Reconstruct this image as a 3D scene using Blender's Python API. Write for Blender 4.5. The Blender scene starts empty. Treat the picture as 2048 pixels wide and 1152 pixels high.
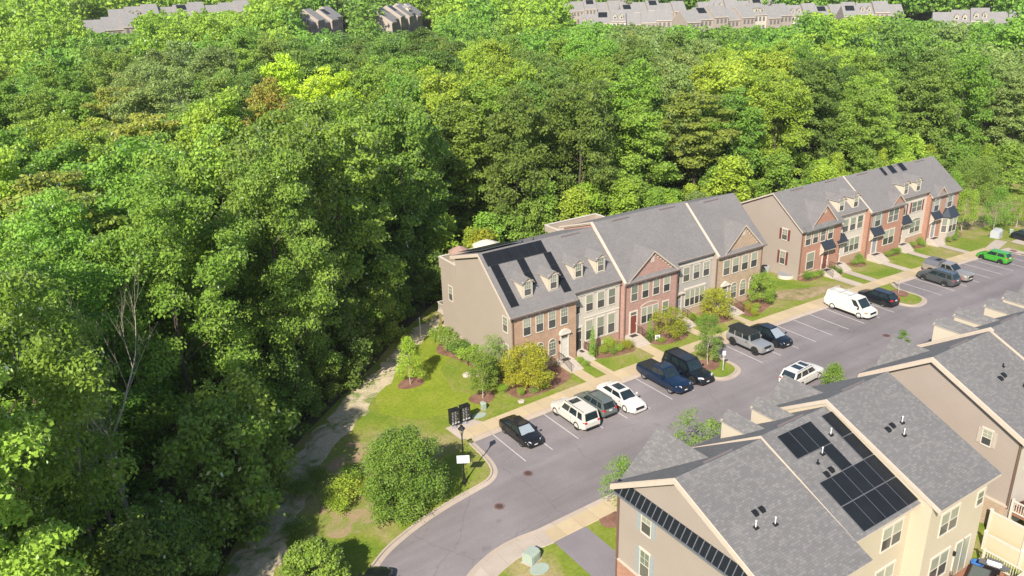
import bpy, bmesh, math, random
import numpy as np
from mathutils import Vector, Matrix
random.seed(7)
SC = bpy.context.scene
COL = SC.collection
# ---------------------------------------------------------------- camera, sky, sun, exposure
cam_d = bpy.data.cameras.new("camera"); cam = bpy.data.objects.new("camera", cam_d); COL.objects.link(cam)
CAMP = Vector((-32.56, -53.883, 38.54)); YAW, PITCH, ROLL, FPX = 0.995754, 0.375182, -0.0257624, 1660.24
_f = Vector((math.cos(YAW)*math.cos(PITCH), math.sin(YAW)*math.cos(PITCH), -math.sin(PITCH)))
_r = _f.cross(Vector((0, 0, 1))).normalized(); _u = _r.cross(_f)
_r2 = math.cos(ROLL)*_r + math.sin(ROLL)*_u; _u2 = -math.sin(ROLL)*_r + math.cos(ROLL)*_u
_m = Matrix((_r2, _u2, -_f)).transposed().to_4x4(); _m.translation = CAMP
cam.matrix_world = _m
cam_d.sensor_width = 36; cam_d.lens = 36*FPX/2048; cam_d.clip_start = 1; cam_d.clip_end = 4000
SC.camera = cam
W = bpy.data.worlds.new("World"); SC.world = W; W.use_nodes = True
nt = W.node_tree; bg = nt.nodes["Background"]
sky = nt.nodes.new("ShaderNodeTexSky"); sky.sky_type = 'NISHITA'; sky.sun_disc = False
SUN_EL, SUN_AZ = math.radians(38.7), math.radians(216)   # direction towards the sun, from +x
sky.sun_elevation = SUN_EL; sky.sun_rotation = math.radians(90)-SUN_AZ
sky.air_density = 1.0; sky.dust_density = 0.6; sky.ozone_density = 1.0
nt.links.new(sky.outputs[0], bg.inputs[0]); bg.inputs[1].default_value = 0.105
sd = bpy.data.lights.new("sun", 'SUN'); sun = bpy.data.objects.new("sun", sd); COL.objects.link(sun)
sd.energy = 4.9; sd.angle = math.radians(0.5); sd.color = (1.0, 0.93, 0.82)
_s = Vector((math.cos(SUN_AZ)*math.cos(SUN_EL), math.sin(SUN_AZ)*math.cos(SUN_EL), math.sin(SUN_EL)))
sun.rotation_euler = _s.to_track_quat('Z', 'Y').to_euler()
SC.view_settings.view_transform = 'Standard'; SC.view_settings.look = 'None'
SC.view_settings.exposure = 0.93; SC.view_settings.gamma = 1.0
try:
    SC.cycles.max_bounces = 5; SC.cycles.diffuse_bounces = 3; SC.cycles.transmission_bounces = 3; SC.cycles.glossy_bounces = 2
except Exception: pass

# ---------------------------------------------------------------- terrain
def _g(x):
    if x < -25: return -1.177
    if x > 95: return max(-3.6, -1.353-0.0628*(x-95))
    return .0343*x-.000511*x*x
def G(x):
    k = 2*math.floor(x/2); t = (x-k)/2
    return _g(k)*(1-t)+_g(k+2)*t
def T(x, y):
    d = math.hypot(x-CAMP.x, y-CAMP.y)
    t = min(1, max(0, (d-215)/125)); t = t*t*(3-2*t)
    return G(x)+t*11.0
def project(p):
    d = Vector(p)-CAMP; z = d.dot(_f)
    if z < 1: return None
    return 1024+FPX*d.dot(_r2)/z, 576-FPX*d.dot(_u2)/z, z

# ---------------------------------------------------------------- materials
MATS = {}
def newmat(name):
    m = bpy.data.materials.new(name); m.use_nodes = True; MATS[name] = m
    n = m.node_tree.nodes; return m, n, m.node_tree.links, n["Principled BSDF"]
def N(n, t, **kw):
    o = n.new(t)
    for k, v in kw.items():
        if k in o.inputs: o.inputs[k].default_value = v
        else: setattr(o, k, v)
    return o
ALB = .80   # every non-leaf albedo is given for exposure .62 and scaled here
def c4(c): return (c[0]*ALB, c[1]*ALB, c[2]*ALB, 1)
def c4l(c): return (min(.6, c[0]*1.24), min(.6, c[1]*1.17), c[2]*.66, 1)
def flat(name, col, rough=.7, metal=0, spec=.4, var=.06, coat=0, scale=3.0):
    m, n, l, b = newmat(name)
    b.inputs["Roughness"].default_value = rough; b.inputs["Metallic"].default_value = metal
    b.inputs["Specular IOR Level"].default_value = spec
    if coat: b.inputs["Coat Weight"].default_value = coat; b.inputs["Coat Roughness"].default_value = .04
    if var:
        tc = N(n, "ShaderNodeTexCoord"); no = N(n, "ShaderNodeTexNoise", Scale=scale, Detail=4.0)
        l.new(tc.outputs["Object"], no.inputs["Vector"])
        r = N(n, "ShaderNodeMapRange"); r.inputs["To Min"].default_value = 1-var*2; r.inputs["To Max"].default_value = 1+var*2
        l.new(no.outputs["Fac"], r.inputs["Value"])
        hs = N(n, "ShaderNodeHueSaturation"); hs.inputs["Color"].default_value = c4(col)
        l.new(r.outputs[0], hs.inputs["Value"]); l.new(hs.outputs[0], b.inputs["Base Color"])
    else: b.inputs["Base Color"].default_value = c4(col)
    return m
def siding(name, col, lap=.13):
    m, n, l, b = newmat(name); b.inputs["Roughness"].default_value = .6
    uv = N(n, "ShaderNodeTexCoord"); sp = N(n, "ShaderNodeSeparateXYZ"); l.new(uv.outputs["UV"], sp.inputs[0])
    d = N(n, "ShaderNodeMath", operation='DIVIDE'); d.inputs[1].default_value = lap; l.new(sp.outputs["Y"], d.inputs[0])
    fr = N(n, "ShaderNodeMath", operation='FRACT'); l.new(d.outputs[0], fr.inputs[0])
    cr = N(n, "ShaderNodeValToRGB"); l.new(fr.outputs[0], cr.inputs[0])
    e = cr.color_ramp.elements; e[0].position = 0; e[0].color = c4([c*.74 for c in col]); e[1].position = .22; e[1].color = c4(col)
    no = N(n, "ShaderNodeTexNoise", Scale=.5, Detail=5.0); l.new(uv.outputs["UV"], no.inputs["Vector"])
    mr = N(n, "ShaderNodeMapRange"); mr.inputs["To Min"].default_value = .92; mr.inputs["To Max"].default_value = 1.07; l.new(no.outputs["Fac"], mr.inputs["Value"])
    hs = N(n, "ShaderNodeHueSaturation"); l.new(cr.outputs[0], hs.inputs["Color"]); l.new(mr.outputs[0], hs.inputs["Value"])
    l.new(hs.outputs[0], b.inputs["Base Color"])
    bp = N(n, "ShaderNodeBump", Strength=.35, Distance=.02); l.new(fr.outputs[0], bp.inputs["Height"]); l.new(bp.outputs[0], b.inputs["Normal"])
    return m
def brick(name, c1, c2, mortar, w=.22, h=.075, ms=.011):
    m, n, l, b = newmat(name); b.inputs["Roughness"].default_value = .85
    uv = N(n, "ShaderNodeTexCoord")
    bt = N(n, "ShaderNodeTexBrick", Scale=1.0); bt.inputs["Brick Width"].default_value = w; bt.inputs["Row Height"].default_value = h; bt.inputs["Mortar Size"].default_value = ms
    bt.inputs["Color1"].default_value = c4(c1); bt.inputs["Color2"].default_value = c4(c2); bt.inputs["Mortar"].default_value = c4(mortar)
    l.new(uv.outputs["UV"], bt.inputs["Vector"])
    no = N(n, "ShaderNodeTexNoise", Scale=1.2, Detail=6.0); l.new(uv.outputs["UV"], no.inputs["Vector"])
    mr = N(n, "ShaderNodeMapRange"); mr.inputs["To Min"].default_value = .8; mr.inputs["To Max"].default_value = 1.2; l.new(no.outputs["Fac"], mr.inputs["Value"])
    hs = N(n, "ShaderNodeHueSaturation"); l.new(bt.outputs["Color"], hs.inputs["Color"]); l.new(mr.outputs[0], hs.inputs["Value"]); l.new(hs.outputs[0], b.inputs["Base Color"])
    return m
def shingle(name, c1, c2):
    m, n, l, b = newmat(name); b.inputs["Roughness"].default_value = .9
    uv = N(n, "ShaderNodeTexCoord")
    bt = N(n, "ShaderNodeTexBrick", Scale=1.0); bt.inputs["Brick Width"].default_value = .26; bt.inputs["Row Height"].default_value = .15; bt.inputs["Mortar Size"].default_value = .006
    bt.offset = .37; bt.offset_frequency = 3; bt.inputs["Bias"].default_value = -.35
    bt.inputs["Color1"].default_value = c4(c1); bt.inputs["Color2"].default_value = c4(c2); bt.inputs["Mortar"].default_value = c4([c*.6 for c in c1])
    l.new(uv.outputs["UV"], bt.inputs["Vector"])
    no = N(n, "ShaderNodeTexNoise", Scale=.35, Detail=6.0, Roughness=.65); l.new(uv.outputs["UV"], no.inputs["Vector"])
    mr = N(n, "ShaderNodeMapRange"); mr.inputs["To Min"].default_value = .82; mr.inputs["To Max"].default_value = 1.18; l.new(no.outputs["Fac"], mr.inputs["Value"])
    hs = N(n, "ShaderNodeHueSaturation"); l.new(bt.outputs["Color"], hs.inputs["Color"]); l.new(mr.outputs[0], hs.inputs["Value"]); l.new(hs.outputs[0], b.inputs["Base Color"])
    return m
def mottled(name, stops, scale=.25, detail=8, rough=.95, second=None, fine=None, distort=0, fineamp=.25):
    """large patches from a ramp, multiplied by fine grain"""
    m, n, l, b = newmat(name); b.inputs["Roughness"].default_value = rough; b.inputs["Specular IOR Level"].default_value = .2
    tc = N(n, "ShaderNodeNewGeometry")
    no = N(n, "ShaderNodeTexNoise", Scale=scale, Detail=float(detail), Roughness=.6, Distortion=distort); l.new(tc.outputs["Position"], no.inputs["Vector"])
    cr = N(n, "ShaderNodeValToRGB"); l.new(no.outputs["Fac"], cr.inputs[0])
    el = cr.color_ramp.elements
    for i, (p, c) in enumerate(stops):
        e = el[i] if i < 2 else el.new(p)
        e.position = p; e.color = c4(c)
    n2 = N(n, "ShaderNodeTexNoise", Scale=fine or 4.0, Detail=8.0, Roughness=.75); l.new(tc.outputs["Position"], n2.inputs["Vector"])
    mr = N(n, "ShaderNodeMapRange"); mr.inputs["From Min"].default_value = .3; mr.inputs["From Max"].default_value = .7
    mr.inputs["To Min"].default_value = 1-fineamp; mr.inputs["To Max"].default_value = 1+fineamp; l.new(n2.outputs["Fac"], mr.inputs["Value"])
    hs = N(n, "ShaderNodeHueSaturation"); l.new(cr.outputs[0], hs.inputs["Color"]); l.new(mr.outputs[0], hs.inputs["Value"]); l.new(hs.outputs[0], b.inputs["Base Color"])
    return m
def slabs(name, col, jw, jh, rough=.9):
    m, n, l, b = newmat(name); b.inputs["Roughness"].default_value = rough
    tc = N(n, "ShaderNodeNewGeometry")
    bt = N(n, "ShaderNodeTexBrick", Scale=1.0); bt.offset = 0; bt.inputs["Brick Width"].default_value = jw; bt.inputs["Row Height"].default_value = jh; bt.inputs["Mortar Size"].default_value = .014
    bt.inputs["Color1"].default_value = c4(col); bt.inputs["Color2"].default_value = c4([c*.86 for c in col]); bt.inputs["Mortar"].default_value = c4([c*.6 for c in col])
    l.new(tc.outputs["Position"], bt.inputs["Vector"])
    no = N(n, "ShaderNodeTexNoise", Scale=.8, Detail=8.0, Roughness=.7); l.new(tc.outputs["Position"], no.inputs["Vector"])
    mr = N(n, "ShaderNodeMapRange"); mr.inputs["To Min"].default_value = .8; mr.inputs["To Max"].default_value = 1.2; l.new(no.outputs["Fac"], mr.inputs["Value"])
    hs = N(n, "ShaderNodeHueSaturation"); l.new(bt.outputs["Color"], hs.inputs["Color"]); l.new(mr.outputs[0], hs.inputs["Value"]); l.new(hs.outputs[0], b.inputs["Base Color"])
    return m
def leafmat(name, c1, c2, trans=.33, var=.18):
    m = bpy.data.materials.new(name); m.use_nodes = True; n = m.node_tree.nodes; l = m.node_tree.links
    n.remove(n["Principled BSDF"]); out = n["Material Output"]
    at = N(n, "ShaderNodeAttribute"); at.attribute_name = "tint"
    mx = N(n, "ShaderNodeMix", data_type='RGBA'); mx.inputs[6].default_value = c4l(c1); mx.inputs[7].default_value = c4l(c2)
    l.new(at.outputs["Fac"], mx.inputs[0])
    oi = N(n, "ShaderNodeObjectInfo"); mr = N(n, "ShaderNodeMapRange"); mr.inputs["To Min"].default_value = 1-var; mr.inputs["To Max"].default_value = 1+var
    l.new(oi.outputs["Random"], mr.inputs["Value"])
    hs = N(n, "ShaderNodeHueSaturation"); l.new(mx.outputs[2], hs.inputs["Color"]); l.new(mr.outputs[0], hs.inputs["Value"])
    mr2 = N(n, "ShaderNodeMapRange"); mr2.inputs["To Min"].default_value = .494; mr2.inputs["To Max"].default_value = .522
    m3 = N(n, "ShaderNodeMath", operation='FRACT'); m4 = N(n, "ShaderNodeMath", operation='MULTIPLY'); m4.inputs[1].default_value = 7.3
    l.new(oi.outputs["Random"], m4.inputs[0]); l.new(m4.outputs[0], m3.inputs[0]); l.new(m3.outputs[0], mr2.inputs["Value"]); l.new(mr2.outputs[0], hs.inputs["Hue"])
    df = N(n, "ShaderNodeBsdfDiffuse"); tr = N(n, "ShaderNodeBsdfTranslucent"); ms = N(n, "ShaderNodeMixShader"); ms.inputs[0].default_value = trans
    l.new(hs.outputs[0], df.inputs[0])
    h2 = N(n, "ShaderNodeHueSaturation"); h2.inputs["Hue"].default_value = .493; h2.inputs["Value"].default_value = 1.25; l.new(hs.outputs[0], h2.inputs["Color"]); l.new(h2.outputs[0], tr.inputs[0])
    l.new(df.outputs[0], ms.inputs[1]); l.new(tr.outputs[0], ms.inputs[2])
    gl = N(n, "ShaderNodeBsdfGlossy", Roughness=.55); gl.inputs["Color"].default_value = (.85, .9, .75, 1); fz = N(n, "ShaderNodeFresnel", IOR=1.4); ma = N(n, "ShaderNodeMath", operation='MULTIPLY'); ma.inputs[1].default_value = .45; l.new(fz.outputs[0], ma.inputs[0])
    m5 = N(n, "ShaderNodeMixShader"); l.new(ma.outputs[0], m5.inputs[0]); l.new(ms.outputs[0], m5.inputs[1]); l.new(gl.outputs[0], m5.inputs[2]); l.new(m5.outputs[0], out.inputs[0])
    MATS[name] = m; return m

flat("trim", (.55, .46, .37), .6); flat("white_trim", (.62, .56, .47), .5); flat("fascia_dark", (.16, .13, .12), .6)
flat("gutter_brown", (.16, .10, .075), .5)
flat("glass_dark", (.085, .085, .085), .1, spec=.6, var=.2); flat("blind", (.22, .25, .19), .2, spec=.6, var=.1)
for nm_, ca, cb in (("blind", (.34, .35, .27), (.10, .13, .10)), ("glass_dark", (.055, .06, .06), (.17, .16, .14))):
    n = MATS[nm_].node_tree.nodes; l = MATS[nm_].node_tree.links; oi = N(n, "ShaderNodeObjectInfo"); mx = N(n, "ShaderNodeMix", data_type='RGBA'); mx.inputs[6].default_value = c4(ca); mx.inputs[7].default_value = c4(cb)
    ff = N(n, "ShaderNodeMath", operation='POWER'); ff.inputs[1].default_value = 1.6; l.new(oi.outputs["Random"], ff.inputs[0]); l.new(ff.outputs[0], mx.inputs[0]); l.new(mx.outputs[2], n["Principled BSDF"].inputs["Base Color"])
flat("door_white", (.62, .58, .52), .5); flat("door_dark", (.05, .045, .045), .5); flat("door_red", (.20, .055, .04), .5)
flat("door_teal", (.02, .20, .27), .5); flat("door_grey", (.28, .28, .30), .5)
flat("shutter_red", (.17, .045, .04), .6); flat("shutter_grey", (.30, .33, .33), .6); flat("shutter_tan", (.46, .40, .34), .6)
siding("siding_cream", (.40, .335, .275), lap=.18); siding("siding_white", (.58, .52, .44)); siding("siding_grey", (.42, .385, .35))
siding("siding_tan", (.385, .32, .27), lap=.19); siding("siding_yellow", (.58, .49, .36), lap=.19); siding("siding_dormer", (.60, .52, .40))
brick("brick_tan", (.34, .20, .12), (.46, .28, .17), (.44, .32, .24)); brick("brick_pink", (.33, .15, .115), (.44, .235, .18), (.42, .32, .28))
brick("brick_gold", (.34, .22, .135), (.46, .32, .21), (.45, .37, .28)); brick("brick_red", (.33, .13, .075), (.43, .20, .125), (.40, .27, .21))
shingle("shingle_grey", (.175, .162, .158), (.215, .20, .192)); shingle("shingle_slate", (.15, .143, .141), (.225, .213, .20))
flat("metal_roof", (.045, .052, .065), .45, metal=.3); flat("solar_black", (.014, .016, .019), .45, spec=.2, var=.2, scale=1.5); flat("solar_edge", (.04, .045, .05), .4); flat("solar_frame", (.30, .32, .36), .4, metal=.6)
m_ = mottled("asphalt", [(.3, (.185, .163, .165)), (.5, (.215, .190, .192)), (.72, (.262, .234, .234))], scale=.11, detail=8, fine=14, fineamp=.2)
n = m_.node_tree.nodes; l = m_.node_tree.links; b = n["Principled BSDF"]; src = b.inputs["Base Color"].links[0].from_socket
ge = N(n, "ShaderNodeNewGeometry"); mp = N(n, "ShaderNodeMapping"); mp.inputs["Scale"].default_value = (.035, .55, 1); l.new(ge.outputs["Position"], mp.inputs[0])
sn = N(n, "ShaderNodeTexNoise", Scale=1.0, Detail=4.0); l.new(mp.outputs[0], sn.inputs["Vector"]); r1 = N(n, "ShaderNodeMapRange"); r1.inputs["From Min"].default_value = .35; r1.inputs["From Max"].default_value = .65; r1.inputs["To Min"].default_value = .86; r1.inputs["To Max"].default_value = 1.08; l.new(sn.outputs["Fac"], r1.inputs["Value"])
vo = N(n, "ShaderNodeTexVoronoi", feature='DISTANCE_TO_EDGE', Scale=.13); nd_ = N(n, "ShaderNodeTexNoise", Scale=.8, Detail=5.0); l.new(ge.outputs["Position"], nd_.inputs["Vector"])
va = N(n, "ShaderNodeVectorMath", operation='ADD'); l.new(ge.outputs["Position"], va.inputs[0]); l.new(nd_.outputs["Color"], va.inputs[1]); l.new(va.outputs[0], vo.inputs["Vector"])
r2 = N(n, "ShaderNodeMapRange"); r2.inputs["From Max"].default_value = .007; r2.inputs["To Min"].default_value = .80; r2.inputs["To Max"].default_value = 1.0; l.new(vo.outputs["Distance"], r2.inputs["Value"])
so = N(n, "ShaderNodeTexNoise", Scale=.55, Detail=3.0); l.new(ge.outputs["Position"], so.inputs["Vector"]); r3 = N(n, "ShaderNodeMapRange"); r3.inputs["From Min"].default_value = .68; r3.inputs["From Max"].default_value = .76; r3.inputs["To Min"].default_value = 1; r3.inputs["To Max"].default_value = .78; l.new(so.outputs["Fac"], r3.inputs["Value"])
q1 = N(n, "ShaderNodeMath", operation='MULTIPLY'); q2 = N(n, "ShaderNodeMath", operation='MULTIPLY'); l.new(r1.outputs[0], q1.inputs[0]); l.new(r2.outputs[0], q1.inputs[1]); l.new(q1.outputs[0], q2.inputs[0]); l.new(r3.outputs[0], q2.inputs[1])
h3 = N(n, "ShaderNodeHueSaturation"); l.new(src, h3.inputs["Color"]); l.new(q2.outputs[0], h3.inputs["Value"]); l.new(h3.outputs[0], b.inputs["Base Color"])
mottled("asphalt_pad", [(.3, (.20, .175, .185)), (.7, (.25, .225, .235))], scale=.2, fine=14, fineamp=.15)
slabs("concrete_walk", (.52, .405, .25), 1.5, 30); slabs("concrete_pale", (.48, .40, .33), 1.6, 30); slabs("kerb_stone", (.47, .385, .31), 3.0, 100)
flat("concrete_step", (.50, .43, .36), .9, var=.1); flat("pipe_white", (.7, .7, .68), .4); flat("black_metal", (.012, .012, .013), .45)
mottled("lawn", [(.36, (.13, .20, .018)), (.47, (.19, .23, .03)), (.56, (.26, .24, .08)), (.70, (.38, .29, .16))], scale=.16, detail=9, fine=3.5, fineamp=.3, distort=.4)
mottled("lawn_lush", [(.34, (.16, .225, .014)), (.55, (.22, .265, .025)), (.75, (.30, .29, .07))], scale=.22, detail=9, fine=3.5, fineamp=.3, distort=.4)
mottled("dry_grass", [(.35, (.12, .15, .03)), (.47, (.24, .20, .09)), (.62, (.36, .27, .16))], scale=.5, detail=9, fine=4, fineamp=.3, distort=.6)
mottled("forest_floor", [(.35, (.06, .06, .03)), (.5, (.13, .11, .06)), (.65, (.09, .13, .03))], scale=.3, fine=3)
mottled("mulch", [(.35, (.17, .085, .06)), (.65, (.27, .15, .105))], scale=1.2, fine=9, fineamp=.3)
mottled("earth", [(.38, (.34, .23, .15)), (.48, (.30, .24, .12)), (.55, (.20, .23, .05))], scale=.5, detail=9, fine=7, distort=.7)
mottled("gravel", [(.38, (.17, .22, .06)), (.44, (.36, .32, .19)), (.55, (.52, .43, .29))], scale=.55, detail=10, fine=6, fineamp=.35, distort=.8)
flat("bark", (.10, .075, .055), .95, var=.25, scale=5); flat("bark_pale", (.42, .36, .28), .9, var=.2, scale=5); flat("bark_dead", (.50, .44, .35), .9, var=.15)
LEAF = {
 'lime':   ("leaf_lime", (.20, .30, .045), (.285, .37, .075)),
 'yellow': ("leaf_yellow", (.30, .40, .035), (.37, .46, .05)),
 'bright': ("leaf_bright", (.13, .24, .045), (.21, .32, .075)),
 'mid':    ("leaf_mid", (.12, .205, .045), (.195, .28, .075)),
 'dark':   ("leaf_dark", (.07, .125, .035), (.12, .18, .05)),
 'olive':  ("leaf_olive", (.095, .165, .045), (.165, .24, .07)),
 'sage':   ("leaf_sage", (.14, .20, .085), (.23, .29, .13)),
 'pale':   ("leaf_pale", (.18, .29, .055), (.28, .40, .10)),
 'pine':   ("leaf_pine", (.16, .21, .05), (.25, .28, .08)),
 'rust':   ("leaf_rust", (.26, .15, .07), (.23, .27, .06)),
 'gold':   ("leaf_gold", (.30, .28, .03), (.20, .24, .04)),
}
for k, (nm, a, b_) in LEAF.items(): leafmat(nm, a, b_)

# ---------------------------------------------------------------- mesh helpers
def newell(ps):
    n = Vector((0, 0, 0))
    for i in range(len(ps)):
        a, b = ps[i], ps[(i+1) % len(ps)]
        n.x += (a.y-b.y)*(a.z+b.z); n.y += (a.z-b.z)*(a.x+b.x); n.z += (a.x-b.x)*(a.y+b.y)
    return n.normalized() if n.length > 1e-12 else Vector((0, 0, 1))
class MB:
    def __init__(s): s.v = []; s.f = []; s.m = []
    def face(s, ps, mi=0):
        k = len(s.v); s.v += [Vector(p) for p in ps]; s.f.append(tuple(range(k, k+len(ps)))); s.m.append(mi)
    def hexa(s, p, mi=0, mtop=None):
        """p: 8 pts, bottom 4 ccw then top 4"""
        for q, t in (((3, 2, 1, 0), 0), ((4, 5, 6, 7), 1), ((0, 1, 5, 4), 0), ((1, 2, 6, 5), 0), ((2, 3, 7, 6), 0), ((3, 0, 4, 7), 0)):
            s.face([p[i] for i in q], (mtop if (t and mtop is not None) else mi))
    def box(s, x0, x1, y0, y1, z0, z1, mi=0, mtop=None):
        s.hexa([(x0, y0, z0), (x1, y0, z0), (x1, y1, z0), (x0, y1, z0), (x0, y0, z1), (x1, y0, z1), (x1, y1, z1), (x0, y1, z1)], mi, mtop)
    def prism(s, poly, d, mi=0, m2=None, mside=None):
        """poly: list of 3D pts, extruded by vector d"""
        ps = [Vector(p) for p in poly]; d = Vector(d)
        if newell(ps).dot(d) > 0: ps = ps[::-1]
        qs = [p+d for p in ps]; s.face(ps, mi); s.face(qs[::-1], mi if m2 is None else m2)
        for i in range(len(ps)):
            j = (i+1) % len(ps); s.face([ps[j], ps[i], qs[i], qs[j]], (mi if mside is None else (mside[i] if isinstance(mside, (list, tuple)) else mside)))
    def slab(s, ps, t, mi=0, mside=1):
        """roof panel: top surface ps, thickness t downwards"""
        ps = [Vector(p) for p in ps]; n = newell(ps)
        if n.z < 0: ps = ps[::-1]; n = -n
        qs = [p-Vector((0, 0, t/max(.3, n.z))) for p in ps]
        s.face(ps, mi); s.face(qs[::-1], mside)
        for i in range(len(ps)):
            j = (i+1) % len(ps); s.face([ps[i], qs[i], qs[j], ps[j]], mside)
    def tube(s, a, b, r0, r1=None, n=6, mi=0, cap=True):
        a, b = Vector(a), Vector(b); r1 = r0 if r1 is None else r1; d = (b-a)
        if d.length < 1e-6: return
        d.normalize(); x = d.orthogonal().normalized(); y = d.cross(x); k = len(s.v)
        for c, r in ((a, r0), (b, r1)):
            for i in range(n):
                t = 2*math.pi*i/n; s.v.append(c+x*(r*math.cos(t))+y*(r*math.sin(t)))
        for i in range(n):
            j = (i+1) % n; s.f.append((k+i, k+j, k+n+j, k+n+i)); s.m.append(mi)
        if cap:
            s.f.append(tuple(k+i for i in reversed(range(n)))); s.m.append(mi)
            s.f.append(tuple(k+n+i for i in range(n))); s.m.append(mi)
    def lathe(s, prof, c=(0, 0, 0), n=12, mi=0, axis='z'):
        k = len(s.v); c = Vector(c)
        for r, h in prof:
            for i in range(n):
                t = 2*math.pi*i/n; a, b = r*math.cos(t), r*math.sin(t)
                s.v.append(c+(Vector((a, b, h)) if axis == 'z' else Vector((a, h, b)) if axis == 'y' else Vector((h, a, b))))
        for j in range(len(prof)-1):
            for i in range(n):
                i2 = (i+1) % n; q = (k+j*n+i, k+j*n+i2, k+(j+1)*n+i2, k+(j+1)*n+i)
                s.f.append(q if axis != 'y' else q[::-1]); s.m.append(mi)
    def wallbox(s, O, u, n, a0, a1, b0, b1, c0, c1, mi=0):
        """box in wall coordinates: a along u, b up, c outwards along n"""
        O, u, n = Vector(O), Vector(u), Vector(n); z = Vector((0, 0, 1))
        P = lambda a, b, c: O+u*a+z*b+n*c
        p = [P(a0, b0, c0), P(a1, b0, c0), P(a1, b0, c1), P(a0, b0, c1), P(a0, b1, c0), P(a1, b1, c0), P(a1, b1, c1), P(a0, b1, c1)]
        if u.cross(n).z < 0: p = [p[1], p[0], p[3], p[2], p[5], p[4], p[7], p[6]]
        s.hexa(p, mi)
    def build(s, name, mats, parent=None, origin=None, smooth=False):
        me = bpy.data.meshes.new(name)
        q = parent
        while q is not None and 'org' not in q: q = q.parent
        o = Vector(origin) if origin is not None else (Vector(q['org']) if q is not None else Vector((0, 0, 0)))
        me.from_pydata([tuple(v-o) for v in s.v], [], s.f)
        if isinstance(mats, str): mats = [mats]
        for m in mats: me.materials.append(MATS[m])
        me.polygons.foreach_set("material_index", [min(i, len(mats)-1) for i in s.m])
        uvl = me.uv_layers.new(name="UVMap"); uv = []
        for f in s.f:
            ps = [s.v[i] for i in f]; n = newell(ps); t = Vector((0, 0, 1)).cross(n)
            t = Vector((1, 0, 0)) if t.length < .08 else t.normalized(); b = n.cross(t)
            for p in ps: uv += [p.dot(t), p.dot(b)]
        uvl.data.foreach_set("uv", uv)
        if smooth: me.polygons.foreach_set("use_smooth", [True]*len(s.f))
        me.update()
        ob = bpy.data.objects.new(name, me); COL.objects.link(ob)
        if parent is not None: ob.parent = parent
        if origin is not None and parent is None: ob.location = o
        return ob
def tag(o, label=None, cat=None, group=None, kind=None):
    if label: o['label'] = label
    if cat: o['category'] = cat
    if group: o['group'] = group
    if kind: o['kind'] = kind
    return o
def thing(name, label, cat, loc=(0, 0, 0), rz=0, group=None, local=False):
    o = bpy.data.objects.new(name, None); COL.objects.link(o); o.empty_display_size = .3
    o.location = loc; o.rotation_euler = (0, 0, rz)
    o['org'] = (0., 0., 0.) if local else tuple(float(v) for v in loc)
    return tag(o, label, cat, group)
def dup(o, parent=None, loc=None, rz=None, scale=None):
    c = o.copy(); COL.objects.link(c)
    if parent is not None: c.parent = parent
    if loc is not None: c.location = loc
    if rz is not None: c.rotation_euler = (0, 0, rz)
    if scale is not None: c.scale = scale
    for ch in list(o.children): dup(ch, c)
    return c
def sheet(name, poly, dz, mat, label=None, kind='structure', terr=G):
    bm = bmesh.new(); vs = [bm.verts.new((x, y, 0)) for x, y in poly]; bm.faces.new(vs)
    x0 = min(p[0] for p in poly); x1 = max(p[0] for p in poly); k = 2*math.ceil(x0/2+.001)
    while k < x1-.001:
        bmesh.ops.bisect_plane(bm, geom=bm.verts[:]+bm.edges[:]+bm.faces[:], plane_co=(k, 0, 0), plane_no=(1, 0, 0)); k += 2
    bmesh.ops.triangulate(bm, faces=bm.faces[:])
    for v in bm.verts: v.co.z = terr(v.co.x)+dz
    bmesh.ops.recalc_face_normals(bm, faces=bm.faces[:])
    if sum(f.normal.z for f in bm.faces) < 0: bmesh.ops.reverse_faces(bm, faces=bm.faces[:])
    me = bpy.data.meshes.new(name); bm.to_mesh(me); bm.free(); me.materials.append(MATS[mat])
    o = bpy.data.objects.new(name, me); COL.objects.link(o); tag(o, kind=kind); return o
def resample(path, step=1.0):
    out = [path[0]]
    for a, b in zip(path, path[1:]):
        L = math.hypot(b[0]-a[0], b[1]-a[1]); n = max(1, int(L/step))
        out += [(a[0]+(b[0]-a[0])*i/n, a[1]+(b[1]-a[1])*i/n) for i in range(1, n+1)]
    return out
def smoothpath(p, it=2):
    for _ in range(it):
        q = [p[0]]
        for a, b in zip(p, p[1:]): q += [(a[0]*.75+b[0]*.25, a[1]*.75+b[1]*.25), (a[0]*.25+b[0]*.75, a[1]*.25+b[1]*.75)]
        q.append(p[-1]); p = q
    return p
def offsetpath(path, d):
    out = []
    for i, p in enumerate(path):
        a = path[max(0, i-1)]; b = path[min(len(path)-1, i+1)]; tx, ty = b[0]-a[0], b[1]-a[1]; L = math.hypot(tx, ty) or 1
        out.append((p[0]-ty/L*d, p[1]+tx/L*d))
    return out
def strip(name, path, prof, mat, step=1.0, kind='structure'):
    path = resample(path, step); rails = [offsetpath(path, o) for o, _ in prof]; m = MB()
    for i in range(len(path)-1):
        for j in range(len(prof)-1):
            q = [(rails[jj][ii][0], rails[jj][ii][1], G(rails[jj][ii][0])+prof[jj][1]) for ii, jj in ((i, j), (i+1, j), (i+1, j+1), (i, j+1))]
            m.face(q)
    o = m.build(name, mat); tag(o, kind=kind); return o
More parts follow.
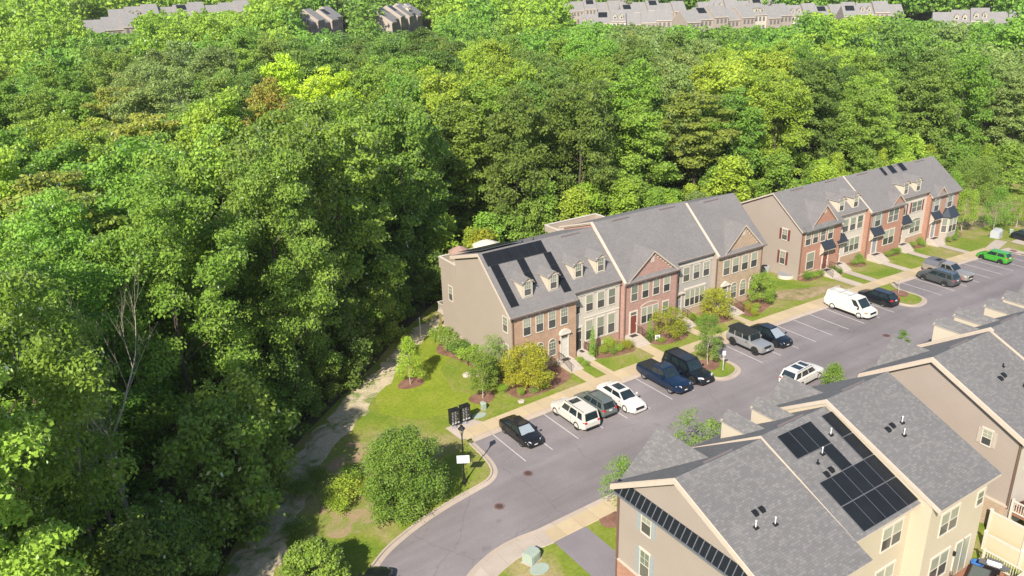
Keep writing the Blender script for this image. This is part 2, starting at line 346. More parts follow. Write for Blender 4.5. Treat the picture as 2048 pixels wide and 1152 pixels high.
# ================================================================ SETTING
xs = list(range(-60, 141, 2)); xs = list(range(-1400, -60, 40))+xs+list(range(160, 1800, 40))
ys = list(range(-400, -60, 40))+list(range(-60, 61, 10))+list(range(80, 500, 20))+list(range(520, 1900, 60))
me = bpy.data.meshes.new("ground")
me.from_pydata([(x, y, T(x, y)-.05) for y in ys for x in xs], [], [(j*len(xs)+i, j*len(xs)+i+1, (j+1)*len(xs)+i+1, (j+1)*len(xs)+i) for j in range(len(ys)-1) for i in range(len(xs)-1)])
me.materials.append(MATS["forest_floor"]); o = bpy.data.objects.new("ground", me); COL.objects.link(o); tag(o, kind='structure')

KN = smoothpath([(-22, -19), (-20.5, -15.5), (-18.6, -12.2), (-16, -9.7), (-14.3, -8.45), (-12.9, -7.8), (-10.5, -7.0), (-7.95, -6.45), (-5.5, -6.15), (-3.7, -5.9), (-2.6, -5.0), (-2.15, -3.6), (-2.0, -2.0)], 2)+[(-1.95, -.8), (-1.9, 0)]
KNr = [(83.0, 0), (83.7, -.15), (84.1, -.8), (84.3, -2.0), (84.8, -2.8), (86, -3.1), (100, -3.2), (140, -3.2)]
KS = [(90, -12.7), (-4, -12.7)]+smoothpath([(-4.5, -12.66), (-6, -12.45), (-7.6, -12.5), (-9.3, -12.95), (-10.8, -13.6), (-12.2, -14.8), (-13.4, -16.6), (-14.2, -19), (-14.6, -22)], 2)
road = KN+KNr+[(140, -12.7)]+KS
sheet("road", road, 0, "asphalt")
# parking bays: white lines
def pline(x):
    m = MB(); g = G(x)+.006; m.face([(x-.05, -5.08, g), (x+.05, -5.08, g), (x+.05, 0, g), (x-.05, 0, g)])
    tag(m.build("parking_line", "paint"), kind='structure')
flat("paint", (.52, .48, .46), .8, var=.25, scale=9)
for i in range(8): pline(i*2.74)
for i in range(9): pline(28.7+i*2.74)
for i in range(9): pline(60.1+i*2.74)
GUT = [(0, .012), (.40, .016), (.42, .135), (.56, .142), (.60, .10)]
NW = [(-1.9, 0), (21.9, 0)]
strip("kerb", KN, GUT, "kerb_stone", .7)
strip("kerb", NW, GUT, "kerb_stone"); strip("kerb", [(28.9, 0), (52.9, 0)], GUT, "kerb_stone"); strip("kerb", [(59.2, 0), (83, 0)], GUT, "kerb_stone")
strip("kerb", KNr, GUT, "kerb_stone", .6); strip("kerb", KS, GUT, "kerb_stone", .7)
# storm drain pad at the end of the bays
o = sheet("drain_pad", [(83.9, .6), (86.0, .5), (86.0, -2.9), (84.9, -2.6), (84.4, -1.2)], .15, "concrete_pale")
# lawns
NL = offsetpath(KN, .5)
woodedge = [(140, 60), (118, 34), (100, 27), (90, 26), (60, 27.5), (40, 28.5), (20, 29.5), (10, 29), (6.5, 26.4), (1.8, 23), (-2.4, 19), (-8.9, 14), (-13, 10.8), (-17, 7.2), (-19.8, 3.8), (-24.6, -2.8), (-28.5, -9), (-32, -19)]
sheet("lawn", NL+[(-2.4, .5), (83.2, .5), (84.3, -.1), (84.7, -2.2), (85.2, -2.6), (140, -2.7)]+woodedge, .11, "lawn")
sheet("lawn", [(x, y) for x, y in offsetpath(KS, .5)]+[(-14.6, -60), (90, -60)], .11, "lawn")
sheet("lawn", [(6.2, 22), (5.6, 16), (2.2, 13.5), (1, 9), (3.5, 4.6), (-.3, 4.0), (-2.0, 5.5), (-4.5, 6.5), (-6.5, 9.5), (-5.5, 12.5), (-1.6, 16.8), (2.8, 20.4)], .118, "lawn_lush")
sheet("meadow", [(85.5, 9), (92, 8.2), (104, 9), (118, 14), (126, 30), (108, 27), (95, 25), (86, 22)], .118, "dry_grass")
sheet("meadow", [(42.5, 5.4), (45, 6.8), (49, 5.3), (53, 3.7), (52.5, 2.8), (45, 3.0), (43.4, 4.0)], .118, "dry_grass")
def jag(p, a=.45, step=.8):
    r = random.Random(4); q = resample(p+[p[0]], step)[:-1]; return [(x+r.uniform(-a, a), y+r.uniform(-a, a)) for x, y in q]
sheet("trail", jag([(-28, -10), (-24.2, -3), (-19.5, 3.2), (-17, 6.4), (-13.2, 9.8), (-9, 13), (-2.5, 17.8), (1.7, 21.7), (6.3, 24.6), (9, 26), (10, 24.4), (7.1, 22.7), (2.6, 19.8), (-2.2, 15.4), (-8.0, 10.3), (-11.9, 7.1), (-15.2, 3.8), (-17.8, -.1), (-22, -6.5), (-25, -12)]), .122, "gravel")
sheet("earth_patch", smoothpath([(-15.8, 3.4), (-13.2, 6.0), (-9.4, 6.9), (-6.6, 5.6), (-7.6, 3.8), (-9.5, 1.5), (-9.0, -2), (-9.8, -5.0), (-12.2, -5.0), (-15, -5.0), (-16.9, -4.6), (-17.2, -2.5), (-15.8, 0.2), (-15.8, 3.4)], 2)[:-1], .125, "earth")
# pavements
WN = [(.58, .15), (2.2, .152), (2.25, .1)]
strip("pavement", [(-2.35, 0), (83.4, 0)], [(.565, .148), (2.2, .150), (2.24, .1)], "concrete_walk")
strip("pavement", [(83.4, 0.0), (89.3, 1.6)], [(.57, .148), (2.15, .150), (2.2, .1)], "concrete_pale")
sheet("pavement", [(89.4, 1.9), (91, 2.1), (110, 2.2), (110, .4), (91, .3), (89.4, -.1)], .149, "concrete_pale")
sheet("mailbox_pad", [(-2.9, 3.35), (-.35, 3.45), (.3, 2.2), (-2.3, 2.2), (-2.3, .7), (-2.75, .9)], .151, "concrete_pale")
strip("pavement", [(90, -12.7), (-4.2, -12.7)], [(.57, .146), (1.95, .148), (2.0, .1)], "concrete_walk")
strip("pavement", KS[1:], [(.57, .150), (2.0, .152), (2.05, .1)], "concrete_pale", .7)
sheet("drive_pad", [(-4.15, -14.6), (-1.3, -14.65), (-1.3, -20.0), (-3.15, -20.2), (-3.15, -45), (-6.5, -45), (-4.15, -19)], .125, "asphalt_pad")
# islands between the bays
def island(p, tree_c, name="island_lawn"):
    k = smoothpath(p, 2); strip("kerb", k, GUT, "kerb_stone", .35)
    inn = offsetpath(k, .54); sheet(name, [q for q in inn]+[(inn[-1][0], .9), (inn[0][0], .9)], .117, "lawn")
    disc("mulch_bed", tree_c, 1.15)
def disc(name, c, r, n=20, dz=.135, mat="mulch", sy=1.0, rot=0.0):
    ph = random.random()*6; pts = []
    for i in range(n):
        t = 2*math.pi*i/n; rr = r*(1+.06*math.sin(3*t+ph)); a, b = rr*math.cos(t), rr*sy*math.sin(t)
        pts.append((c[0]+a*math.cos(rot)-b*math.sin(rot), c[1]+a*math.sin(rot)+b*math.cos(rot)))
    return sheet(name, pts, dz, mat)
island([(21.9, .6), (21.9, -2.5), (21.95, -4.6), (22.7, -5.6), (24.3, -5.7), (25.9, -5.0), (26.45, -3.6), (26.3, -2.4), (26.9, -1.0), (28.3, -.1), (28.9, .6)], (23.9, -2.3))
island([(52.95, .6), (52.95, -2.5), (53.0, -4.6), (53.8, -5.7), (55.3, -5.85), (57.0, -5.3), (57.95, -4.1), (58.0, -2.6), (57.8, -1.3), (58.5, -.2), (59.2, .6)], (56.2, -2.0))
disc("mulch_bed", (-1.55, 12.75), 1.35, sy=.8); disc("mulch_bed", (2.5, 5.85), 1.3, sy=.85); disc("mulch_bed", (.75, -15.2), 1.0)
def bed(p, m="mulch", dz=.13): return sheet("mulch_bed", smoothpath(p+[p[0]], 2)[:-1], dz, m)
bed([(6.8, 21), (4.4, 18.2), (3.5, 16.9), (4.6, 14.6), (4.9, 12.2), (5.3, 9.8), (4.8, 7.6), (4.8, 5.0), (5.2, 3.2), (8, 3.0), (11.6, 3.6), (12.0, 5.2), (12, 7.2), (6.6, 7.2), (6.4, 14)])
bed([(15.6, 7.8), (15.7, 5.6), (17, 4.9), (20.4, 4.3), (20.8, 5.2), (20.8, 7.8)])
bed([(22.7, 7.1), (22.6, 4.9), (23.3, 3.6), (26.4, 3.3), (27.7, 4.2), (27.8, 7.1)])
bed([(29.0, 7.8), (29.2, 5.0), (31.6, 4.1), (34.2, 3.7), (34.6, 4.6), (34.5, 7.8)])
bed([(35.9, 7.1), (35.9, 4.0), (36.6, 2.9), (39, 3.6), (41.4, 4.4), (41.9, 5.4), (41.8, 7.2)])
bed([(50, 7.9), (50.3, 6.6), (54.0, 6.6), (54.2, 7.9)]); bed([(60.2, 8.5), (60.0, 6.4), (62.5, 6.3), (63.3, 8.4)])
bed([(67.3, 7.9), (67.4, 6.7), (70.6, 6.8), (70.8, 7.9)]); bed([(74, 8.5), (74.0, 7.0), (77, 6.9), (77, 8.4)]); bed([(81.5, 7.3), (81.6, 6.2), (85.5, 6.9), (88.6, 8.6), (85.5, 9.4), (84.3, 8)])
# entry paths from the pavement to the steps
for x0, x1, yb in ((12.1, 13.3, 4.5), (14.55, 15.5, 5.3), (20.95, 22.3, 4.5), (27.9, 28.9, 4.7), (34.4, 35.4, 4.3), (53.9, 55.4, 5.5), (57.0, 58.3, 6.2), (64.0, 65.4, 5.6), (71.2, 72.6, 6.5), (78.0, 79.4, 5.9)):
    sheet("path", [(x0, 2.18), (x1, 2.18), (x1, yb+.2), (x0, yb+.2)], .153, "concrete_pale" if x0 > 50 else "concrete_walk")
# ================================================================ BUILDING PARTS
flat("fascia_soft", (.36, .32, .28), .7)
Z3 = Vector((0, 0, 1))
def window(par, O, u, n, a0, a1, b0, b1, grid=True, arch=False, shut=None, head=True, double=1, mull=(2, 2), trim="white_trim", fr=.07):
    """window on a wall plane: O origin, u along the wall, n outwards; a horizontal, b vertical"""
    u, n = Vector(u), Vector(n); f = MB(); g = MB()
    w = a1-a0; W1 = w/double
    f.wallbox(O, u, n, a0-fr, a0, b0-fr, b1+fr, -.02, .05); f.wallbox(O, u, n, a1, a1+fr, b0-fr, b1+fr, -.02, .05)
    f.wallbox(O, u, n, a0, a1, b1, b1+fr, -.02, .045); f.wallbox(O, u, n, a0-.03, a1+.03, b0-fr-.02, b0, -.02, .075)
    for k in range(1, double): f.wallbox(O, u, n, a0+W1*k-.06, a0+W1*k+.06, b0, b1, -.02, .042)
    mid = (b0+b1)/2
    for k in range(double):
        s = a0+W1*k+(.06 if k else 0); e = a0+W1*(k+1)-(.06 if k < double-1 else 0)
        f.wallbox(O, u, n, s, e, mid-.025, mid+.025, -.02, .036)
        if grid:
            for i in range(1, mull[0]): c = s+(e-s)*i/mull[0]; f.wallbox(O, u, n, c-.012, c+.012, mid+.025, b1, -.02, .03)
            for i in range(1, mull[1]): c = mid+(b1-mid)*i/mull[1]; f.wallbox(O, u, n, s, e, c-.012, c+.012, -.02, .031)
        for q0, q1, mi in ((b0, mid, 0), (mid, b1, 1)):
            P = lambda a, b: Vector(O)+u*a+Z3*b+n*.022
            ps = [P(s, q0), P(e, q0), P(e, q1), P(s, q1)]
            if newell(ps).dot(n) < 0: ps = ps[::-1]
            g.face(ps, mi)
    if arch:
        cx = (a0+a1)/2; r = w/2; K = 8
        P = lambda t, rr, c: Vector(O)+u*(cx+rr*math.cos(t))+Z3*(b1+rr*math.sin(t)*arch)+n*c
        for i in range(K):
            t0, t1 = math.pi*i/K, math.pi*(i+1)/K
            ps = [P(t0, r-.0, .022), P(t1, r-.0, .022), Vector(O)+u*cx+Z3*b1+n*.022]
            if newell(ps).dot(n) < 0: ps = ps[::-1]
            g.face(ps, 1)
            q = [P(t0, r, .05), P(t0, r+fr, .05), P(t1, r+fr, .05), P(t1, r, .05)]; q2 = [p-n*.06 for p in q]
            f.hexa(q2+q if newell(q).dot(n) > 0 else q+q2)
    elif head: f.wallbox(O, u, n, a0-.12, a1+.12, b1+fr, b1+fr+.10, -.02, .07)
    o = f.build("window", trim, par); pane = g.build("pane", ["glass_dark", "blind"], o)
    pane.parent = o
    if shut:
        sw = min(.36, w*.42)
        for s0 in (a0-fr-sw-.02, a1+fr+.02):
            sh = MB(); sh.wallbox(O, u, n, s0, s0+sw, b0-.03, b1+.06, .003, .045)
            for k in range(9): z = b0+.06+(b1-b0-.08)*k/9; sh.wallbox(O, u, n, s0+.05, s0+sw-.05, z, z+.035, .045, .056)
            sh.build("shutter", shut, par)
    return o
def keystone(m, O, u, n, a0, a1, z, mi=0):
    """brick lintel with a keystone"""
    c = (a0+a1)/2; m.wallbox(O, u, n, a0-.14, a1+.14, z, z+.2, -.01, .028, mi); m.wallbox(O, u, n, c-.09, c+.09, z-.02, z+.28, -.01, .05, 1)
def door(par, O, u, n, a0, a1, b0, b1, mat, transom=.35, sur=.16, ped=None, trim="white_trim"):
    f = MB(); f.wallbox(O, u, n, a0-sur, a0, b0, b1+sur, -.02, .08); f.wallbox(O, u, n, a1, a1+sur, b0, b1+sur, -.02, .08)
    f.wallbox(O, u, n, a0, a1, b1, b1+sur, -.02, .078)
    if transom: f.wallbox(O, u, n, a0, a1, b1-transom-.05, b1-transom, -.02, .07)
    if ped:
        f.wallbox(O, u, n, a0-sur-.12, a1+sur+.12, b1+sur, b1+sur+.12, -.02, .28)
        cx = (a0+a1)/2; r = (a1-a0)/2+sur+.12; zb = b1+sur+.12
        K = 8 if ped == 'arch' else 2; pts = []
        for i in range(K+1):
            t = math.pi*i/K; pts.append(Vector(O)+Vector(u)*(cx+r*math.cos(t))+Z3*(zb+.42*math.sin(t)))
        f.prism(pts, Vector(n)*.24, 0)
    fo = f.build("door_surround", trim, par)
    d = MB(); d.wallbox(O, u, n, a0, a1, b0, b1-transom-(.05 if transom else 0), -.01, .03)
    h = (b1-transom-b0)
    for (x0, x1) in ((.12, .45), (.55, .88)):
        for (z0, z1) in ((.07, .3), (.36, .62), (.68, .9)): d.wallbox(O, u, n, a0+(a1-a0)*x0, a0+(a1-a0)*x1, b0+h*z0, b0+h*z1, .03, .045)
    do = d.build("door", mat, par)
    hd = MB(); hd.wallbox(O, u, n, a1-.12, a1-.07, b0+1.0, b0+1.12, .03, .1); hd.build("handle", "pipe_white", do)
    if transom: t = MB(); t.wallbox(O, u, n, a0, a1, b1-transom, b1, -.01, .025); t.build("transom", "glass_dark", par)
def steps(par, x0, x1, yf, yb, ztop, zbot, rail=None, mat="concrete_step"):
    m = MB(); n = 5; land = 1.05; d = (yf-land-yb)/n; h = (ztop-zbot)/(n+1)
    m.box(x0, x1, yf-land, yf-.005, zbot-.3, ztop)
    for i in range(n): y1 = yf-land-d*i; m.box(x0, x1, y1-d, y1-.001, zbot-.3, ztop-h*(i+1))
    m.build("front_steps", mat, par)
    mt = MB(); mt.box(x0+.35, x1-.35, yf-.85, yf-.3, ztop+.002, ztop+.02); mt.build("doormat", "door_dark", par)
    for rx in (rail or []):
        r = MB(); a = (rx, yf-.3, ztop); b = (rx, yf-land, ztop); c = (rx, yb+.1, zbot+h)
        U = Vector((0, 0, .9))
        for p, q in ((a, b), (b, c)):
            p, q = Vector(p), Vector(q); r.tube(p+U, q+U, .025, n=5); r.tube(p+U*.15, q+U*.15, .015, n=4)
            k = max(2, int((q-p).length/.14))
            for i in range(k+1): s = p+(q-p)*(i/k); r.tube(s+U*(.0 if i in (0, k) else .15), s+U, .022 if i in (0, k) else .011, n=4)
        r.build("railing", "black_metal", par)
def downspout(par, x, y, z0, z1, mat="gutter_brown"):
    m = MB(); m.box(x-.045, x+.045, y-.09, y-.005, z0, z1); m.box(x-.06, x+.06, y-.3, y-.09, z1-.12, z1-.01); m.build("downspout", mat, par)
def dormer(par, xc, w, yf, zb, ze, za, slope, y0, z0, wm="siding_dormer", sgn=1, rm="shingle_grey"):
    """gabled dormer; main roof z = z0+slope*(y-y0)*sgn where sgn=1 roof rises with +y"""
    S = lambda z: y0+sgn*(z-z0)/slope
    x0, x1 = xc-w/2, xc+w/2; m = MB(); e = sgn*.35
    m.prism([(x0, yf, zb-.15), (x0, yf, ze), (x0, S(ze)+e, ze), (x0, S(zb)+e, zb-.15)], (w, 0, 0))
    m.prism([(x0, yf, ze), (x1, yf, ze), (xc, yf, za-.06)], (0, S(za)-yf+e, 0))
    d = m.build("dormer", wm, par)
    r = MB(); o = .16 if sgn > 0 else .04; yo = yf-sgn*.18; dz = (za-ze)/(w/2)*o
    for s in (-1, 1):
        r.slab([(xc, yo, za), (xc+s*(w/2+o), yo, ze-dz), (xc+s*(w/2+o), S(ze-dz), ze-dz), (xc, S(za), za)], .06)
    r.build("dormer_roof", [rm, "fascia_soft"], d)
    n = (0, -1, 0) if sgn > 0 else (0, 1, 0)
    ww = w*.62; win = window(d, (0, yf, 0), (1, 0, 0), n, xc-ww/2, xc+ww/2, zb+.2, ze-.1, head=False, mull=(3, 2), fr=.06)
    t = MB(); t.wallbox((0, yf, 0), (1, 0, 0), n, x0-.02, x1+.02, ze-.02, ze+.07, -.02, .10); t.build("cornice", "trim", d)
    return d
def gable_front(par, xc, w, yf, ze, za, slope, y0, z0, bm, sgn=1, over=.28, rm="shingle_grey", vent=True, dentil=True, wall_to=None, louver=1.0):
    """cross gable over the facade"""
    S = lambda z: y0+sgn*(z-z0)/slope
    m = MB(); zz = ze-.35; hw = w/2
    m.prism([(xc-hw, yf, zz), (xc+hw, yf, zz), (xc+hw, yf, ze-.12), (xc, yf, za-.16), (xc-hw, yf, ze-.12)], (0, sgn*1.4, 0))
    g = m.build("gable_wall", bm, par)
    r = MB(); k = (za-ze)/hw; o = .3
    for s in (-1, 1):
        zl = ze-k*o
        r.slab([(xc, yf-sgn*over, za), (xc+s*(hw+o), yf-sgn*over, zl), (xc+s*(hw+o), max(S(zl), yf) if sgn > 0 else min(S(zl), yf), zl), (xc, S(za)+sgn*.1, za)], .14)
    r.build("gable_roof", [rm, "trim"], par)
    n = Vector((0, -sgn, 0))
    t = MB()
    for s in (-1, 1):   # rake boards
        a = Vector((xc, yf, za-.20)); b = Vector((xc+s*(hw+.05), yf, ze-.25))
        t.hexa([a-n*.0, b, b+n*.12, a+n*.12, a+Z3*.18, b+Z3*.18, b+n*.12+Z3*.18, a+n*.12+Z3*.18])
        if dentil:
            for i in range(1, 9):
                p = a+(b-a)*(i/9.2)-Z3*.1; t.wallbox((0, yf, 0), (1, 0, 0), n, p.x-.07, p.x+.07, p.z-.08, p.z+.08, 0, .07)
    if vent: t.wallbox((0, yf, 0), (1, 0, 0), n, xc-.24, xc+.24, za-1.35*louver, za-.65*louver, 0, .05)
    t.build("rake_trim", "trim", par)
def canopy(par, x0, x1, yf, z0, z1, dep=.82, mat="metal_roof"):
    m = MB(); m.slab([(x0, yf-dep, z0), (x1, yf-dep, z0), (x1, yf, z1), (x0, yf, z1)], .05, 0, 0)
    k = int((x1-x0)/.38)
    for i in range(k+1):
        x = x0+.03+(x1-x0-.06)*i/k; m.hexa([(x-.02, yf-dep, z0), (x+.02, yf-dep, z0), (x+.02, yf, z1), (x-.02, yf, z1), (x-.02, yf-dep, z0+.04), (x+.02, yf-dep, z0+.04), (x+.02, yf, z1+.04), (x-.02, yf, z1+.04)])
    c = m.build("porch_roof", mat, par)
    b = MB(); b.box(x0+.08, x1-.08, yf-dep+.08, yf-dep+.18, z0-.26, z0-.05); b.box(x0+.08, x0+.2, yf-dep+.1, yf, z0-.26, z0-.05); b.box(x1-.2, x1-.08, yf-dep+.1, yf, z0-.26, z0-.05)
    for x in (x0+.12, x1-.24):
        b.prism([(x, yf, z0-.26), (x, yf-dep+.15, z0-.26), (x, yf, z0-1.0)], (.12, 0, 0)); b.prism([(x, yf, z0-.06), (x, yf-dep+.1, z0-.06), (x, yf, z1-.1)], (.12, 0, 0))
    b.build("bracket", "trim", c)
def row_roof(par, x0, x1, ye, ze, yr, zr, yb, zb, mat="shingle_grey", oh0=0, oh1=0, t=.17, edge="fascia_dark", rake="trim", cap=None):
    m = MB(); a, b = x0-oh0, x1+oh1
    m.slab([(a, ye, ze), (b, ye, ze), (b, yr, zr), (a, yr, zr)], t, 0, 1)
    m.slab([(a, yr, zr), (b, yr, zr), (b, yb, zb), (a, yb, zb)], t, 0, 1)
    r = m.build("roof", [mat, rake], par)
    g = MB(); s = 1 if yr > ye else -1
    g.box(a, b, min(ye, ye-s*.11), max(ye, ye-s*.11), ze-.16, ze-.03); g.build("gutter", edge, r)
    v = MB(); q = .25
    vx = (x0+x1)/2; vy = yr-s*.25; vz = zr-abs((zr-ze)/(yr-ye))*.25
    v.hexa([(vx-1.2, vy-.07, vz-.06), (vx+1.2, vy-.07, vz-.06), (vx+1.2, vy+.07, vz-.0), (vx-1.2, vy+.07, vz-.0), (vx-1.2, vy-.07, vz+.03), (vx+1.2, vy-.07, vz+.03), (vx+1.2, vy+.07, vz+.08), (vx-1.2, vy+.07, vz+.08)])
    v.build("ridge_vent", "fascia_dark", r)
    return r
def party(par, x, ye, ze, yr, zr, yb, zb, w=.22, h=.22, mat="trim"):
    m = MB()
    for (a, za), (b, zb_) in (((ye, ze), (yr, zr)), ((yr, zr), (yb, zb))):
        m.hexa([(x-w/2, a, za-.05), (x+w/2, a, za-.05), (x+w/2, b, zb_-.05), (x-w/2, b, zb_-.05), (x-w/2, a, za+h), (x+w/2, a, za+h), (x+w/2, b, zb_+h), (x-w/2, b, zb_+h)])
    m.build("party_wall_cap", mat, par)
def body(par, x0, x1, yf, yb, z0, ye, ze, yr, zr, ybe, zbe, mats, split=None):
    """walls: gabled prism under the roof planes. mats: [side, front, back]"""
    s1 = (zr-ze)/(yr-ye); s2 = (zbe-zr)/(ybe-yr); d = .19
    zf = ze+s1*(yf-ye)-d-.03; zk = zr+s2*(yb-yr)-d
    m = MB(); poly = [(x0, yf, z0), (x0, yf, zf), (x0, yr, zr-d-.03), (x0, yb, zk), (x0, yb, z0)]
    ps = [Vector(p) for p in poly]; e = Vector((x1-x0, 0, 0))
    def fc(q, nd, mi):
        q = [Vector(p) for p in q]
        if newell(q).dot(Vector(nd)) < 0: q = q[::-1]
        m.face(q, mi)
    fc(ps, (-1, 0, 0), 0); fc([p+e for p in ps], (1, 0, 0), 0)
    fy = 1 if yf > yb else -1
    fc([ps[0], ps[1], ps[1]+e, ps[0]+e], (0, fy, 0), 1); fc([ps[3], ps[4], ps[4]+e, ps[3]+e], (0, -fy, 0), 2)
    fc([ps[1], ps[2], ps[2]+e, ps[1]+e], (0, 0, 1), 0); fc([ps[2], ps[3], ps[3]+e, ps[2]+e], (0, 0, 1), 0)
    return m.build("wall", mats, par)
def water_table(par, O, u, n, a0, a1, z0, z1, mat, cap="trim"):
    m = MB(); m.wallbox(O, u, n, a0, a1, z0, z1, -.03, .05); m.build("brick_base", mat, par)
    c = MB(); c.wallbox(O, u, n, a0, a1, z1, z1+.07, -.03, .08); c.build("ledge", cap, par)
def cornice(par, x0, x1, yf, z, n=-1, mat="trim"):
    m = MB(); y1 = yf+n*.12; m.box(x0, x1, min(yf, y1), max(yf, y1), z-.22, z); m.build("cornice", mat, par)
def panels(par, cells, plane, lift=.07, gap=.012, fr="solar_frame"):
    """solar modules on a roof plane: cells (x0,x1,y0,y1); plane z=z0+s*(y-y0)"""
    y0, z0, s = plane; zz = lambda y: z0+s*(y-y0)+lift
    for (xa, xb, ya, yb) in cells:
        m = MB(); q = [(xa+gap, ya+gap), (xb-gap, ya+gap), (xb-gap, yb-gap), (xa+gap, yb-gap)]
        m.hexa([(x, y, zz(y)) for x, y in q]+[(x, y, zz(y)+.04) for x, y in q])
        g = .006; q2 = [(xa+gap+g, ya+gap+g), (xb-gap-g, ya+gap+g), (xb-gap-g, yb-gap-g), (xa+gap+g, yb-gap-g)]
        m.face([(x, y, zz(y)+.044) for x, y in q2] if (xb > xa) == (yb > ya) else [(x, y, zz(y)+.044) for x, y in q2][::-1], 1)
        m.build("solar_panel", [fr, "solar_black"], par)
def roofvent(par, x, y, plane, kind):
    y0, z0, s = plane; z = z0+s*(y-y0); m = MB()
    if kind == 'pipe':
        m.box(x-.14, x+.14, y-.14, y+.14, z-.12, z+.05, 1); m.tube((x, y, z), (x, y, z+.42), .035, n=7, mi=0); m.tube((x, y, z+.4), (x, y, z+.48), .055, n=7, mi=0)
        m.build("vent_pipe", ["pipe_white", "black_metal"], par)
    elif kind == 'small':
        m.box(x-.1, x+.1, y-.1, y+.1, z-.1, z+.04); m.tube((x, y, z), (x, y, z+.28), .04, n=6); m.build("vent_pipe", "black_metal", par)
    else:
        pr = [(x-.15, y-.2, z-.02+s*-.2), (x-.15, y+.2, z+s*.2), (x-.15, y+.12, z+s*.12+.1), (x-.15, y-.08, z+.14-s*.08), (x-.15, y-.19, z+.08-s*.19)]
        m.prism(pr, (.3, 0, 0)); m.build("roof_vent", "black_metal", par)
# ================================================================ HOUSES
FN = (0, -1, 0); UX = (1, 0, 0)
def house(name, label, x, y, cat="townhouse", group="brick and siding townhouses in rows"):
    return thing(name, label, cat, (x, y, G(x)+.1), 0, group)
BASE = -1.2
# ---- row A --------------------------------------------------------
R12 = dict(ye=6.7, ze=7.06, yr=12.3, zr=12.02, yb=18.0, zb=10.2)
R34 = dict(ye=6.7, ze=7.2, yr=12.45, zr=12.42, yb=18.0, zb=10.6)
R5 = dict(ye=6.7, ze=7.22, yr=12.25, zr=12.17, yb=18.6, zb=10.0)
def sl(R): return (R['zr']-R['ze'])/(R['yr']-R['ye'])
def terrace(par, x0, x1, y0, y1, z0, zt, zf, wm="siding_cream"):
    m = MB(); t = .16
    m.box(x0, x1, y1-t, y1, z0, zt); m.box(x0, x0+t, y0, y1-t-.002, z0, zt); m.box(x1-t, x1, y0, y1-t-.002, z0, zt); m.build("terrace_wall", wm, par)
    f = MB(); f.box(x0+t, x1-t, y0-.4, y1-t-.003, zf-.15, zf); f.build("terrace_floor", "concrete_pale", par)
    c = MB(); c.box(x0-.04, x1+.04, y1-t-.04, y1+.04, zt+.001, zt+.07); c.box(x0-.04, x0+t+.04, y0, y1-t-.05, zt+.001, zt+.07); c.box(x1-t-.04, x1+.04, y0, y1-t-.05, zt+.001, zt+.07); c.build("coping", "white_trim", par)

# A1 tan brick end house with solar roof
h = house("townhouse", "tan brick end townhouse, cream side wall, solar panels round its two dormers", 10.6, 7)
body(h, 6.7, 14.5, 7.0, 17.4, BASE, mats=["siding_cream", "brick_tan", "siding_cream"], ye=R12['ye'], ze=R12['ze'], yr=R12['yr'], zr=R12['zr'], ybe=R12['yb'], zbe=R12['zb'])
row_roof(h, 6.7, 14.5, **R12, oh0=.28)
m = MB(); m.box(6.704, 14.4, 17.41, 20.7, BASE, 8.0); m.build("rear_wing", "siding_cream", h)
terrace(h, 6.7, 14.4, 17.45, 21.05, 8.02, 9.2, 8.3)
m = MB(); m.box(6.64, 6.70, 12.6, 21.0, BASE, 1.16); m.build("brick_base", "brick_pink", h)
m = MB(); m.box(6.60, 6.72, 12.4, 21.0, 1.165, 1.25); m.build("ledge", "trim", h)
m = MB()   # rake boards on the side gable
for (ya, za, yb_, zb_) in ((6.7, 7.06, 12.3, 12.02), (12.3, 12.02, 18.0, 10.2)):
    m.hexa([(6.40, ya, za-.36), (6.47, ya, za-.36), (6.47, yb_, zb_-.36), (6.40, yb_, zb_-.36), (6.40, ya, za-.06), (6.47, ya, za-.06), (6.47, yb_, zb_-.06), (6.40, yb_, zb_-.06)])
m.build("rake_board", "trim", h)
for a0 in (8.1, 9.6, 11.1, 12.6): window(h, (0, 7, 0), UX, FN, a0, a0+.82, 4.66, 6.38, head=False, mull=(3, 2))
m = MB()
for a0 in (8.1, 9.6, 11.1, 12.6): keystone(m, (0, 7, 0), UX, FN, a0, a0+.82, 6.46)
m.build("lintel", ["brick_pink", "trim"], h)
for a0 in (8.1, 9.6, 11.1): window(h, (0, 7, 0), UX, FN, a0, a0+.82, 1.62, 3.0, arch=1.0, mull=(3, 2))
door(h, (0, 7, 0), UX, FN, 12.62, 13.42, 1.0, 3.45, "door_white", ped='arch')
steps(h, 12.05, 13.6, 7.0, 4.5, 1.0, G(12)+.15, rail=(12.1,))
for y0, z0, z1 in ((8.42, 5.15, 6.66), (8.4, 2.26, 3.8)): window(h, (6.7, 0, 0), (0, 1, 0), (-1, 0, 0), y0-.75, y0, z0, z1, head=False)
window(h, (6.7, 0, 0), (0, 1, 0), (-1, 0, 0), 18.35, 19.1, 4.9, 6.5, head=False)
downspout(h, 6.85, 7.0, G(7), 6.8); cornice(h, 6.7, 14.5, 7.0, 7.12)
m = MB(); m.box(13.5, 13.62, 6.88, 7.0, 3.35, 3.6); m.build("wall_lamp", "pipe_white", h); m = MB(); m.box(12.3, 12.42, 6.86, 7.0, 2.7, 3.0); m.build("wall_lamp", "black_metal", h)
S12 = (R12['ye'], R12['ze'], sl(R12))
for xc in (9.27, 12.36): dormer(h, xc, 1.2, 7.9, 8.18, 9.80, 10.27, S12[2], S12[0], S12[1])
cells = [(6.8+i*1.01, 7.81+i*1.01, 11.02, 12.12) for i in range(7)]
